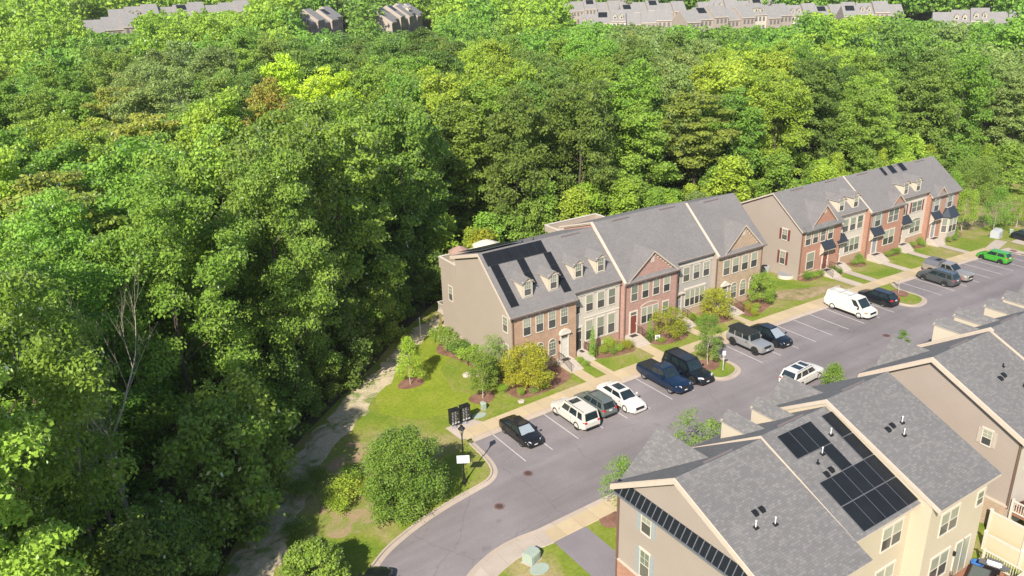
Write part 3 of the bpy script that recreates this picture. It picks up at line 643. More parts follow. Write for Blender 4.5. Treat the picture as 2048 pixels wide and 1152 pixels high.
cells += [(7.02, 7.95, a, b) for a, b in ((9.83, 10.98), (8.62, 9.81), (7.42, 8.6))]+[(10.12, 11.0, a, b) for a, b in ((9.83, 10.98), (8.7, 9.81))]+[(13.35, 14.28, a, b) for a, b in ((9.86, 10.98), (8.66, 9.84), (7.45, 8.64))]
panels(h, cells, S12, gap=.004, fr="solar_edge")
panels(h, [(7.0+i*1.3, 8.3+i*1.3, 12.9, 17.2) for i in range(4)], (12.3, 12.02+.12, -.31))
for x, y in ((12.6, 13.6), (13.9, 13.5)): roofvent(h, x, y, (12.3, 12.02, -.32), 'small')
# rear balcony
m = MB(); m.box(7.4, 13.0, 21.06, 23.4, 1.85, 2.02); m.build("balcony_floor", "trim", h)
m = MB()
for p, q in (((7.45, 21.1), (7.45, 23.35)), ((7.45, 23.35), (12.95, 23.35))):
    m.tube((p[0], p[1], 3.0), (q[0], q[1], 3.0), .045, n=5); m.tube((p[0], p[1], 2.15), (q[0], q[1], 2.15), .035, n=4); L = math.hypot(q[0]-p[0], q[1]-p[1]); k = int(L/.16)
    for i in range(k+1): x, y = p[0]+(q[0]-p[0])*i/k, p[1]+(q[1]-p[1])*i/k; m.tube((x, y, 2.02), (x, y, 3.0), .022 if i not in (0, k) else .06, n=4)
m.build("balcony_railing", "white_trim", h)
for x in (7.55, 12.8): m = MB(); m.box(x-.08, x+.08, 22.95, 23.11, -.5, 1.84); m.build("post", "wood_post", h) if 'wood_post' in MATS else (flat("wood_post", (.28, .22, .08), .9), m.build("post", "wood_post", h))
HA1 = h
# A2 white siding
h = house("townhouse", "white siding townhouse with two dormers, beside the solar-roofed brick end house", 17.6, 7.6)
body(h, 14.503, 20.8, 7.6, 17.4, BASE, mats=["siding_white"]*3, ye=R12['ye'], ze=R12['ze']+.03, yr=R12['yr'], zr=R12['zr']+.03, ybe=R12['yb'], zbe=R12['zb'])
row_roof(h, 14.503, 20.65, ye=7.28, ze=R12['ze']+.58*sl(R12), yr=12.3, zr=12.02, yb=18.0, zb=10.2)
m = MB(); m.box(14.51, 20.79, 17.41, 20.6, BASE, 9.0); m.build("rear_wing", "siding_cream", h)
a = (0, 7.6, 0)
window(h, a, UX, FN, 14.95, 15.45, 5.0, 6.62, head=False)
for x0 in (16.25, 17.75, 19.2): window(h, a, UX, FN, x0, x0+.86, 4.97, 6.66, grid=False); window(h, a, UX, FN, x0, x0+.86, 1.74, 3.84, grid=False)
door(h, a, UX, FN, 14.92, 15.62, .95, 3.4, "door_dark")
m = MB(); m.wallbox(a, UX, FN, 16.0, 20.75, 4.2, 4.34, -.02, .05); m.wallbox(a, UX, FN, 14.55, 20.75, 6.86, 7.15, -.02, .09); m.build("frieze", "white_trim", h)
water_table(h, a, UX, FN, 15.95, 20.78, BASE, 1.55, "brick_pink")
steps(h, 14.75, 15.85, 7.6, 5.3, .95, G(15)+.15, rail=(15.8,))
for xc in (15.75, 18.65): dormer(h, xc, 1.2, 8.3, 8.5, 10.1, 10.6, sl(R12), R12['ye'], R12['ze'])
m = MB(); m.box(17.0, 17.3, 7.42, 7.55, .75, 1.1); m.box(18.3, 18.6, 7.42, 7.55, .75, 1.1); m.build("meter_box", "pipe_white", h)
downspout(h, 20.72, 7.6, .4, 7.0)
# A3 pink brick gable
h = house("townhouse", "pink brick townhouse with pointed front gable, brown-red door and arched triple window", 24.6, 7)
body(h, 20.803, 28.4, 7.0, 17.4, BASE, mats=["brick_pink", "brick_pink", "siding_grey"], ye=R34['ye'], ze=R34['ze'], yr=R34['yr'], zr=R34['zr'], ybe=R34['yb'], zbe=R34['zb'])
row_roof(h, 20.66, 28.45, **R34)
m = MB(); m.box(20.82, 28.38, 17.41, 20.6, BASE, 9.3); m.build("rear_wing", "siding_cream", h); terrace(h, 20.81, 28.38, 17.45, 21.2, 9.32, 10.0, 9.35)
party(h, 20.72, R34['ye'], R34['ze'], R34['yr'], R34['zr'], R34['yb'], R34['zb'], w=.3, h=.1)
gable_front(h, 24.62, 7.0, 7.0, 7.3, 10.05, sl(R34), R34['ye'], R34['ze'], "brick_pink")
a = (0, 7, 0)
for x0 in (21.78, 23.32, 24.86, 26.38): window(h, a, UX, FN, x0, x0+.86, 4.9, 6.55, head=False, grid=False)
m = MB()
for x0 in (21.78, 23.32, 24.86, 26.38): keystone(m, a, UX, FN, x0, x0+.86, 6.64)
m.build("lintel", ["brick_pink", "trim"], h)
door(h, a, UX, FN, 21.75, 22.58, 1.15, 3.6, "door_red")
o = window(h, a, UX, FN, 23.3, 25.65, 1.95, 3.72, double=3, head=False, grid=False)
m = MB()
for i in range(8):
    t0, t1 = math.pi*i/8, math.pi*(i+1)/8; P = lambda t, k, c: (24.48+(1.25+k)*math.cos(t), 7-c, 3.8+(.38+k)*math.sin(t))
    q = [P(t0, 0, .05), P(t0, .14, .05), P(t1, .14, .05), P(t1, 0, .05)]; m.hexa([(x, 7.0, z) for x, y, z in q]+q)
m.build("arch_trim", "trim", h)
window(h, a, UX, FN, 26.33, 27.15, 1.95, 3.68, grid=False)
steps(h, 21.0, 22.6, 7.0, 4.55, 1.15, G(22)+.15, rail=(22.55,)); downspout(h, 20.95, 7.0, .5, 7.0); downspout(h, 28.3, 7.0, .5, 7.0); cornice(h, 20.8, 28.4, 7.0, 7.22)
# A4 grey siding
h = house("townhouse", "pale grey siding townhouse without a gable, between pink brick and gold brick houses", 31.4, 7.6)
body(h, 28.403, 34.3, 7.6, 17.4, BASE, mats=["siding_grey"]*3, ye=R34['ye'], ze=R34['ze']+.02, yr=R34['yr'], zr=R34['zr'], ybe=R34['yb'], zbe=R34['zb'])
row_roof(h, 28.453, 34.3, ye=7.28, ze=R34['ze']+.58*sl(R34), yr=R34['yr'], zr=R34['zr'], yb=R34['yb'], zb=R34['zb'])
m = MB(); m.box(28.41, 34.28, 17.41, 20.6, BASE, 9.3); m.build("rear_wing", "siding_grey", h)
a = (0, 7.6, 0)
window(h, a, UX, FN, 28.85, 29.3, 5.0, 6.6, head=False)
for x0 in (29.85, 31.4, 32.94): window(h, a, UX, FN, x0, x0+.9, 5.02, 6.62, grid=(x0 > 31))
window(h, a, UX, FN, 30.3, 33.25, 1.95, 3.8, double=4, grid=False)
m = MB(); m.wallbox(a, UX, FN, 30.1, 33.4, 3.98, 4.15, -.02, .12); m.wallbox(a, UX, FN, 28.45, 34.25, 6.88, 7.2, -.02, .09); m.build("frieze", "white_trim", h)
water_table(h, a, UX, FN, 29.75, 34.28, BASE, 1.6, "brick_gold")
door(h, a, UX, FN, 28.85, 29.6, 1.15, 3.5, "door_grey")
m = MB(); m.box(28.6, 29.9, 7.3, 7.6, 3.75, 3.9); m.build("porch_hood", "trim", h)
steps(h, 28.5, 29.8, 7.6, 5.0, 1.15, G(29)+.15, rail=(29.75,)); 
# A5 gold brick gable
h = house("townhouse", "gold brick end townhouse with pointed gable, teal front door and arched windows", 38.2, 7)
body(h, 34.303, 41.9, 7.0, 18.2, BASE, mats=["siding_tan", "brick_gold", "siding_tan"], ye=R5['ye'], ze=R5['ze'], yr=R5['yr'], zr=R5['zr'], ybe=R5['yb'], zbe=R5['zb'])
row_roof(h, 34.3, 41.9, **R5, oh1=.3)
m = MB(); m.box(34.305, 34.33, 7.0, 7.62, BASE, 7.2); m.build("brick_return", "brick_gold", h)
party(h, 34.38, R5['ye'], R5['ze'], R5['yr'], R5['zr'], R5['yb'], R5['zb'], w=.3, h=.1)
gable_front(h, 38.42, 6.2, 7.0, 7.3, 10.25, sl(R5), R5['ye'], R5['ze'], "brick_gold")
a = (0, 7, 0); m = MB()
for x0 in (35.52, 37.0, 38.53, 40.06): window(h, a, UX, FN, x0, x0+.98, 4.67, 6.4, head=False, grid=False); keystone(m, a, UX, FN, x0, x0+.98, 6.48)
m.build("lintel", ["brick_gold", "trim"], h)
for x0 in (36.98, 38.53, 40.06): window(h, a, UX, FN, x0, x0+.92, 1.5, 2.95, arch=1.0)
door(h, a, UX, FN, 35.5, 36.3, 1.1, 3.25, "door_teal", ped='tri')
steps(h, 34.9, 36.5, 7.0, 4.3, 1.1, G(35)+.15, rail=(36.45,), mat="concrete_step"); downspout(h, 34.42, 7.0, .5, 7.1); downspout(h, 41.8, 7.0, .5, 7.1); cornice(h, 34.3, 41.9, 7.0, 7.22)

# ---- row B --------------------------------------------------------
def RB(dz): return dict(ye=7.4, ze=7.02+dz, yr=12.4, zr=10.9+dz, yb=18.4, zb=8.1+dz)
R = RB(0)
h = house("townhouse", "red brick end townhouse with tan side wall, dark red side shutters and gable", 53.7, 7.7)
body(h, 49.8, 57.5, 7.7, 18.2, BASE, mats=["siding_tan", "brick_red", "siding_tan"], ye=7.4, ze=R['ze'], yr=12.4, zr=R['zr'], ybe=18.4, zbe=R['zb'])
row_roof(h, 49.8, 57.5, **R, oh0=.3)
gable_front(h, 53.8, 4.9, 7.7, 7.3, 9.75, .776, 7.4, 7.02, "brick_red", dentil=False, louver=.85)
m = MB(); m.slab([(50.0, 7.15, 6.98), (57.4, 7.15, 6.98), (57.4, 7.8, 7.45), (50.0, 7.8, 7.45)], .08, 0, 0); m.build("pent_roof", "shingle_slate", h)
a = (0, 7.7, 0)
for x0 in (50.6, 52.02, 53.45, 54.9): window(h, a, UX, FN, x0, x0+.95, 4.96, 6.55, head=False, grid=False)
window(h, a, UX, FN, 51.2, 52.6, 1.65, 3.75, grid=False); canopy(h, 53.55, 55.8, 7.7, 4.0, 4.95)
door(h, a, UX, FN, 54.35, 55.25, 1.05, 3.5, "door_red")
water_table(h, a, UX, FN, 49.8, 53.7, BASE, 1.2, "brick_red")
for b0, b1 in ((5.3, 6.6), (2.1, 3.7)): window(h, (49.8, 0, 0), (0, 1, 0), (-1, 0, 0), 9.85, 10.62, b0, b1, shut="shutter_red")
steps(h, 53.9, 55.6, 7.7, 5.5, 1.05, G(54)+.15, rail=(53.95, 55.55)); downspout(h, 49.95, 7.7, .4, 6.9)
h = house("townhouse", "white siding townhouse with two dormers beside the red brick end house with tan side", 60.4, 8.3)
body(h, 57.503, 63.2, 8.3, 18.2, BASE, mats=["siding_white"]*3, ye=7.4, ze=R['ze'], yr=12.4, zr=R['zr'], ybe=18.4, zbe=R['zb'])
row_roof(h, 57.503, 63.2, ye=8.0, ze=7.02+.6*.776, yr=12.4, zr=10.9, yb=18.4, zb=8.1)
for xc in (58.15, 61.05): dormer(h, xc, 1.3, 8.5, 7.75, 9.42, 9.95, .776, 7.4, 7.02)
a = (0, 8.3, 0)
for x0 in (58.65, 60.15, 61.65): window(h, a, UX, FN, x0, x0+1.1, 4.92, 6.58, grid=False)
window(h, a, UX, FN, 59.5, 62.5, 2.0, 3.72, double=3, grid=False); water_table(h, a, UX, FN, 58.9, 63.2, BASE, 1.55, "brick_tan")
canopy(h, 57.0, 58.95, 8.3, 4.05, 4.95); door(h, a, UX, FN, 57.65, 58.5, 1.05, 3.5, "door_red"); steps(h, 57.0, 58.7, 8.3, 6.2, 1.05, G(58)+.15)
m = MB(); m.wallbox(a, UX, FN, 57.6, 63.15, 6.8, 7.3, -.02, .09); m.build("frieze", "white_trim", h)
R = RB(-.08)
h = house("townhouse", "red brick townhouse with grey door, small half gable, one grey-shuttered window", 67, 7.7)
body(h, 63.203, 70.9, 7.7, 18.2, BASE, mats=["brick_red", "brick_red", "siding_tan"], ye=7.4, ze=R['ze'], yr=12.4, zr=R['zr'], ybe=18.4, zbe=R['zb'])
row_roof(h, 63.2, 70.9, **R); party(h, 63.27, 7.4, R['ze'], 12.4, R['zr'], 18.4, R['zb'], w=.24, h=.1)
gable_front(h, 69.2, 2.9, 7.7, 7.15, 8.5, .776, 7.4, R['ze'], "brick_red", dentil=False, vent=False)
a = (0, 7.7, 0)
window(h, a, UX, FN, 64.6, 65.75, 4.72, 6.4, shut="shutter_grey", grid=False); window(h, a, UX, FN, 67.5, 69.7, 4.75, 6.5, double=2, grid=False)
window(h, a, UX, FN, 67.0, 69.3, 1.65, 3.6, double=2, grid=False); canopy(h, 63.7, 66.0, 7.7, 3.8, 4.75); door(h, a, UX, FN, 64.6, 65.5, 1.0, 3.3, "door_grey")
steps(h, 63.9, 65.9, 7.7, 5.6, 1.0, G(64)+.15); downspout(h, 63.4, 7.7, .2, 6.9)
h = house("townhouse", "white townhouse with dark red shutters and three dark solar strips on its roof", 74, 8.3)
body(h, 70.903, 77.1, 8.3, 18.2, BASE, mats=["siding_white"]*3, ye=7.4, ze=R['ze'], yr=12.4, zr=R['zr'], ybe=18.4, zbe=R['zb'])
row_roof(h, 70.903, 77.1, ye=8.0, ze=R['ze']+.6*.776, yr=12.4, zr=R['zr'], yb=18.4, zb=R['zb'])
for xc in (72.0, 74.85): dormer(h, xc, 1.3, 8.5, 7.62, 9.25, 9.78, .776, 7.4, R['ze'])
a = (0, 8.3, 0)
window(h, a, UX, FN, 73.75, 76.0, 4.85, 6.3, double=2, shut="shutter_red", grid=False); window(h, a, UX, FN, 71.5, 72.3, 4.85, 6.3, shut="shutter_red")
window(h, a, UX, FN, 74.0, 76.3, 1.8, 3.4, double=2, arch=.4, grid=False); water_table(h, a, UX, FN, 73.2, 77.1, BASE, 1.3, "brick_tan")
canopy(h, 70.95, 73.1, 8.3, 3.85, 4.75); door(h, a, UX, FN, 71.3, 72.15, .8, 3.2, "door_red"); steps(h, 70.95, 72.9, 8.3, 6.5, .8, G(72)+.15)
panels(h, [(x, x+.68 if x < 71.2 else x+1.15, 11.2, 12.3) for x in (70.95, 72.7, 75.05)], (7.4, R['ze'], .776))
R = RB(-.40)
h = house("townhouse", "red brick townhouse at the far row end with dark-roofed pale bay window", 80.7, 7.7)
body(h, 77.103, 84.2, 7.7, 18.2, BASE-.8, mats=["brick_red", "brick_red", "siding_tan"], ye=7.4, ze=R['ze']+.1, yr=12.4, zr=R['zr'], ybe=18.4, zbe=R['zb'])
row_roof(h, 77.103, 84.2, ye=7.4, ze=R['ze'], yr=12.6, zr=R['zr']+.05, yb=18.9, zb=R['zb'], oh1=.3)
gable_front(h, 79.5, 2.7, 7.7, 6.55, 7.85, .776, 7.4, R['ze'], "brick_red", dentil=False, vent=False)
a = (0, 7.7, 0)
window(h, a, UX, FN, 78.25, 79.35, 4.35, 6.05, shut="shutter_grey", grid=False); window(h, a, UX, FN, 81.5, 82.6, 4.4, 6.05, shut="shutter_grey", grid=False)
m = MB(); pl = [(80.6, 7.7), (81.3, 6.9), (83.4, 6.9), (84.1, 7.7)]
m.prism([(x, y, -1.6) for x, y in pl], (0, 0, 4.75)); b = m.build("bay_window", "siding_cream", h)
m = MB(); e = [(80.4, 7.7), (81.2, 6.7), (83.5, 6.7), (84.3, 7.7)]; zt, zb_ = 4.35, 3.15; tp = [(81.2, 7.7), (81.8, 7.69), (82.9, 7.69), (83.5, 7.7)]
for i in range(3): m.face([(*e[i], zb_), (*e[i+1], zb_), (*tp[i+1], zt), (*tp[i], zt)])
m.prism([(x, y, zb_-.1) for x, y in e], (0, 0, .1)); m.build("bay_roof", "metal_roof", b)
window(b, (0, 6.9, 0), UX, FN, 81.45, 83.25, .9, 2.9, double=2, grid=False, head=False)
window(b, (80.6, 7.7, 0), (.659, -.753, 0), (-.753, -.659, 0), .2, .85, .9, 2.9, grid=False, head=False)
canopy(h, 77.6, 79.6, 7.7, 3.5, 4.4); door(h, a, UX, FN, 78.3, 79.15, .5, 3.0, "door_grey"); steps(h, 77.6, 79.6, 7.7, 5.9, .5, G(78)+.15); downspout(h, 77.4, 7.7, -.3, 6.5)

# ---- row C: seen from the back, roofs in the foreground ------------
BK = (0, -1, 0); FR = (0, 1, 0)
def RC(dz, yb=-33.6): return dict(ye=-19.8, ze=7.5+dz, yr=-25.35, zr=11.03+dz, yb=yb, zb=11.03+dz-.432*(-25.35-yb))
def plC(R): return (R['yr'], R['zr'], (R['zb']-R['zr'])/(R['yb']-R['yr']))
R = RC(0)
h = house("townhouse", "foreground end townhouse, tan side gable crossed by a dark seamed band", .3, -26)
body(h, -3.0, 3.75, -20.15, -33.2, BASE, mats=["siding_tan", "brick_red", "siding_yellow"], ye=R['ye'], ze=R['ze'], yr=R['yr'], zr=R['zr'], ybe=R['yb'], zbe=R['zb'])
row_roof(h, -3.0, 3.75, **R, oh0=.4, mat="shingle_slate", rake="trim")
m = MB()
for (ya, za, yb_, zb_) in ((-19.8, 7.5, -25.35, 11.03), (-25.35, 11.03, -33.6, R['zb'])):
    m.hexa([(-3.45, ya, za-.42), (-3.38, ya, za-.42), (-3.38, yb_, zb_-.42), (-3.45, yb_, zb_-.42), (-3.45, ya, za-.05), (-3.38, ya, za-.05), (-3.38, yb_, zb_-.05), (-3.45, yb_, zb_-.05)])
m.build("rake_board", "trim", h)
m = MB()
m.hexa([(-3.42, -33.1, 7.12), (-3.0, -33.1, 7.12), (-3.0, -20.15, 7.12), (-3.42, -20.15, 7.12), (-3.42, -33.1, 7.2), (-3.0, -33.1, 7.95), (-3.0, -20.15, 7.95), (-3.42, -20.15, 7.2)])
p = m.build("pent_roof", "solar_black", h); m = MB()
for i in range(26):
    y = -20.75-i*.487; m.hexa([(-3.43, y-.02, 7.2), (-3.0, y-.02, 7.95), (-3.0, y+.02, 7.95), (-3.43, y+.02, 7.2), (-3.45, y-.02, 7.25), (-3.02, y-.02, 8.0), (-3.02, y+.02, 8.0), (-3.45, y+.02, 7.25)])
m.box(-3.5, -3.42, -33.1, -20.15, 7.08, 7.2); m.build("seam", "solar_frame", p)
for b0, b1 in ((5.36, 6.86), (1.95, 3.95)): window(h, (-3.0, 0, 0), (0, 1, 0), (-1, 0, 0), -23.2, -22.4, b0, b1, shut="shutter_grey")
for b0, b1 in ((5.36, 6.86), (1.95, 3.95)): window(h, (-3.0, 0, 0), (0, 1, 0), (-1, 0, 0), -31.2, -30.4, b0, b1, shut="shutter_grey")
m = MB(); m.box(-3.09, -3.01, -33.2, -20.15, -1, 1.75); m.build("brick_base", "brick_red", h); m = MB(); m.box(-3.13, -3.0, -33.2, -20.15, 1.755, 1.84); m.build("ledge", "trim", h)
m = MB(); m.box(-3.14, -3.02, -20.3, -20.18, -.2, 7.1); m.build("downspout", "gutter_brown", h)
gable_front(h, .45, 5.9, -20.15, 7.7, 10.35, .636, -19.8, 7.5, "brick_red", sgn=-1, rm="shingle_slate")
window(h, (0, -33.2, 0), UX, BK, -.5, 1.4, 5.3, 6.7, double=2, grid=False); window(h, (0, -33.2, 0), UX, BK, -1.5, 1.4, 1.6, 3.7, double=2, grid=False)
P = plC(R)
for x, y, k in ((-.55, -28.85, 'box'), (-.0, -28.85, 'box'), (.05, -29.8, 'pipe'), (-1.2, -29.5, 'pipe')): roofvent(h, x, y, P, k)
# C2 solar
R = RC(.2, -32.5)
R['ze'] = 7.55
h = house("townhouse", "foreground townhouse with a field of black solar panels on its rear roof slope", 6.8, -26)
body(h, 3.753, 9.9, -20.15, -32.0, BASE, mats=["siding_tan", "siding_white", "siding_yellow"], ye=R['ye'], ze=R['ze'], yr=R['yr'], zr=R['zr'], ybe=R['yb'], zbe=R['zb'])
R['zb'] = 7.95
row_roof(h, 3.75, 9.9, **R, mat="shingle_slate")
P = plC(R)
panels(h, [(4.62+i*1.05, 5.67+i*1.05, a, b) for a, b, cols in ((-27.5, -25.85, (0, 1, 2)), (-29.12, -27.52, (2,)), (-30.73, -29.14, (0, 1, 2, 3, 4)), (-32.34, -30.75, (0, 1, 2, 3, 4)), (-27.5, -25.85, (4,)), (-29.12, -27.52, (4,))) for i in cols], P)
for x, y, k in ((8.35, -27.0, 'pipe'), (6.6, -27.75, 'pipe'), (5.75, -28.1, 'small'), (5.65, -28.85, 'box'), (6.2, -28.75, 'box')): roofvent(h, x, y, P, k)
for xc in (5.85, 8.75): dormer(h, xc, 1.4, -21.0, 8.1, 9.72, 10.3, (R['zr']-R['ze'])/(R['yr']-R['ye'])*-1, -19.8, R['ze'], sgn=-1, rm="shingle_slate")
a = (0, -32.0, 0); window(h, a, UX, BK, 7.25, 9.15, 5.27, 6.85, double=2, grid=False); window(h, a, UX, BK, 7.2, 9.0, 1.8, 3.7, double=2, grid=False)
# C3
R = RC(.72); R['zb'] = 8.15; R['yb'] = -33.75
h = house("townhouse", "foreground townhouse with plain roof and rear deck, right of the solar roof", 13.1, -26)
body(h, 9.903, 16.2, -20.15, -33.2, BASE, mats=["siding_yellow", "brick_tan", "siding_yellow"], ye=R['ye'], ze=R['ze']-.05, yr=R['yr'], zr=R['zr'], ybe=R['yb'], zbe=R['zb'])
row_roof(h, 9.9, 16.2, **R, mat="shingle_slate", oh1=.25)
m = MB()
for (ya, za, yb_, zb_) in ((-19.8, R['ze'], -25.35, R['zr']), (-25.35, R['zr'], R['yb'], R['zb'])):
    m.hexa([(9.82, ya, za-.3), (9.89, ya, za-.3), (9.89, yb_, zb_-.3), (9.82, yb_, zb_-.3), (9.82, ya, za), (9.89, ya, za), (9.89, yb_, zb_), (9.82, yb_, zb_)])
m.build("rake_board", "trim", h)
gable_front(h, 12.6, 5.0, -20.15, 7.9, 10.4, .636, -19.8, R['ze'], "brick_tan", sgn=-1, rm="shingle_slate")
P = plC(R)
for x, y, k in ((11.9, -28.6, 'box'), (12.5, -28.5, 'box'), (13.4, -28.6, 'pipe'), (12.6, -29.3, 'pipe')): roofvent(h, x, y, P, k)
a = (0, -33.2, 0)
window(h, a, UX, BK, 11.25, 13.1, 5.35, 6.88, double=2, grid=False); window(h, a, UX, BK, 15.2, 15.9, 5.9, 6.85, grid=False); window(h, a, UX, BK, 11.0, 12.9, 1.9, 3.7, double=2, grid=False)
m = MB(); g = MB()
for x0, x1 in ((13.75, 14.5), (14.55, 15.3)):
    m.wallbox(a, UX, BK, x0-.07, x0, 1.05, 3.75, -.02, .06); m.wallbox(a, UX, BK, x1, x1+.045, 1.05, 3.75, -.02, .06); m.wallbox(a, UX, BK, x0, x1, 3.66, 3.75, -.02, .06); g.wallbox(a, UX, BK, x0, x1, 1.1, 3.66, -.01, .03)
d = m.build("patio_door", "white_trim", h); g.build("pane", "blind", d)
m = MB(); m.wallbox(a, UX, BK, 13.5, 13.62, 2.9, 3.2, 0, .15); m.build("wall_lamp", "black_metal", h)
flat("deck_board", (.30, .14, .085), .8, var=.12, scale=2)
m = MB()
for i in range(20): m.box(10.4, 17.0, -33.25-.15*(i+1)+.006, -33.25-.15*i, .93, 1.0)
dk = m.build("deck_floor", "deck_board", h)
m = MB(); 
for x, y in ((10.5, -36.1), (16.9, -36.1), (16.9, -33.6), (13.7, -36.1)): m.box(x-.06, x+.06, y-.06, y+.06, -.5, 2.12)
for p, q in (((16.9, -33.35), (16.9, -36.1)), ((16.9, -36.1), (10.5, -36.1))):
    L = math.hypot(q[0]-p[0], q[1]-p[1]); k = int(L/.15); s = Vector((q[0]-p[0], q[1]-p[1], 0)); nn = Vector((-s.y, s.x, 0)).normalized()*.04
    for z0, z1 in ((1.95, 2.03), (1.12, 1.19)): P0, P1 = Vector((*p, 0)), Vector((*q, 0)); m.hexa([P0-nn+Z3*z0, P1-nn+Z3*z0, P1+nn+Z3*z0, P0+nn+Z3*z0, P0-nn+Z3*z1, P1-nn+Z3*z1, P1+nn+Z3*z1, P0+nn+Z3*z1])
    for i in range(1, k): x, y = p[0]+(q[0]-p[0])*i/k, p[1]+(q[1]-p[1])*i/k; m.box(x-.018, x+.018, y-.018, y+.018, 1.1, 2.0)
m.build("deck_railing", "white_trim", h)
# ---- row D --------------------------------------------------------
X0 = 21.5; RD = dict(ye=-20.3, ze=8.05, yr=-25.75, zr=11.65, yb=-32.9, zb=8.25)
sD = (RD['zr']-RD['ze'])/(RD['yr']-RD['ye'])
lab = ["foreground townhouse with large tan gable wall, small window and brown downspout", "foreground townhouse second from the large tan gable wall, dormer cheeks showing", "foreground townhouse roof third from the tan gable wall, at the right edge", "foreground townhouse roof farthest up the right edge of the photo"]
for k in range(4):
    xa, xb = X0+(0, 7.0, 13.6, 20.2)[k], X0+(7.0, 13.6, 20.2, 27.0)[k]; dz = (0, .22, -.25, -.3)[k]
    R = {q: (v+dz if q[0] == 'z' else v) for q, v in RD.items()}; 
    h = house("townhouse", lab[k], (xa+xb)/2, -26)
    body(h, xa+.003*(k > 0), xb, -20.6, -32.5, BASE, mats=["siding_tan", "brick_red" if k % 2 == 0 else "siding_white", "siding_white"], ye=R['ye'], ze=R['ze'], yr=R['yr'], zr=R['zr'], ybe=R['yb'], zbe=R['zb'])
    row_roof(h, xa, xb, **R, mat="shingle_slate", oh0=.35 if k == 0 else 0)
    P = plC(R)
    roofvent(h, xa+3.2, -28.9, P, 'box'); roofvent(h, xa+3.8, -28.8, P, 'box'); roofvent(h, xa+4.6, -28.3, P, 'small'); roofvent(h, xa+4.4, -30.0, P, 'small')
    window(h, (0, -32.5, 0), UX, BK, xa+1.2, xa+3.0, 5.4, 6.9, double=2, grid=False)
    if k == 0:
        m = MB()
        for (ya, za, yb_, zb_) in ((R['ye'], R['ze'], R['yr'], R['zr']), (R['yr'], R['zr'], R['yb'], R['zb'])):
            m.hexa([(xa-.43, ya, za-.40), (xa-.36, ya, za-.40), (xa-.36, yb_, zb_-.40), (xa-.43, yb_, zb_-.40), (xa-.43, ya, za-.04), (xa-.36, ya, za-.04), (xa-.36, yb_, zb_-.04), (xa-.43, yb_, zb_-.04)])
            m.hexa([(xa-.36, ya, za-.40), (xa, ya, za-.40), (xa, yb_, zb_-.40), (xa-.36, yb_, zb_-.40), (xa-.36, ya, za-.34), (xa, ya, za-.34), (xa, yb_, zb_-.34), (xa-.36, yb_, zb_-.34)])
        m.build("rake_board", "trim", h)
        window(h, (xa, 0, 0), (0, 1, 0), (-1, 0, 0), -30.55, -29.95, 6.6, 7.7, shut="shutter_tan")
        m = MB(); m.box(xa-.1, xa-.01, -32.55, -32.42, 2.6, 8.0); m.build("downspout", "gutter_brown", h)
        m = MB(); m.box(xa-.08, xa-.01, -32.5, -20.6, -1, 2.7); m.build("brick_base", "brick_gold", h); m = MB(); m.box(xa-.12, xa, -32.5, -20.6, 2.705, 2.85); m.build("ledge", "trim", h)
        gable_front(h, xa+3.6, 4.2, -20.6, 8.1, 10.1, .66, R['ye'], R['ze'], "brick_red", sgn=-1, rm="shingle_slate")
        for i, (x0, x1, y0, y1, z0, z1) in enumerate(((xa+.1, xa+6.5, -35.6, -32.52, 2.25, 2.4),)): m = MB(); m.box(x0, x1, y0, y1, z0, z1); m.build("deck_floor", "deck_board", h)
        m = MB(); p, q = (xa+.1, -32.7), (xa+.1, -35.5)
        for z0, z1 in ((3.3, 3.38), (2.5, 2.57)): m.box(xa+.05, xa+.15, -35.5, -32.7, z0, z1)
        for i in range(19): y = -32.7-2.8*i/18; m.box(xa+.08, xa+.12, y-.02, y+.02, 2.3 if i in (0, 18) else 2.5, 3.35)
        m.box(xa+.02, xa+.18, -32.8, -32.66, 1.9, 3.5); m.build("deck_railing", "white_trim", h)
    if k == 1: 
        for xc in (29.85, 32.75): dormer(h, xc, 1.3, -21.2, 8.95, 10.45, 11.0, .66, R['ye'], R['ze'], sgn=-1, rm="shingle_slate")
    if k == 2:
        for xc in (37.5, 40.4): dormer(h, xc, 1.3, -21.2, 8.5, 10.1, 10.65, .66, R['ye'], R['ze'], sgn=-1, rm="shingle_slate")
    if k == 3: gable_front(h, xa+3.4, 4.6, -20.6, 7.9, 10.2, .66, R['ye'], R['ze'], "brick_red", sgn=-1, rm="shingle_slate")
    if k: party(h, xa+.05, R['ye'], R['ze'], R['yr'], R['zr'], R['yr']-.3, R['zr']-.15, w=.16, h=.06 if k != 1 else .1)

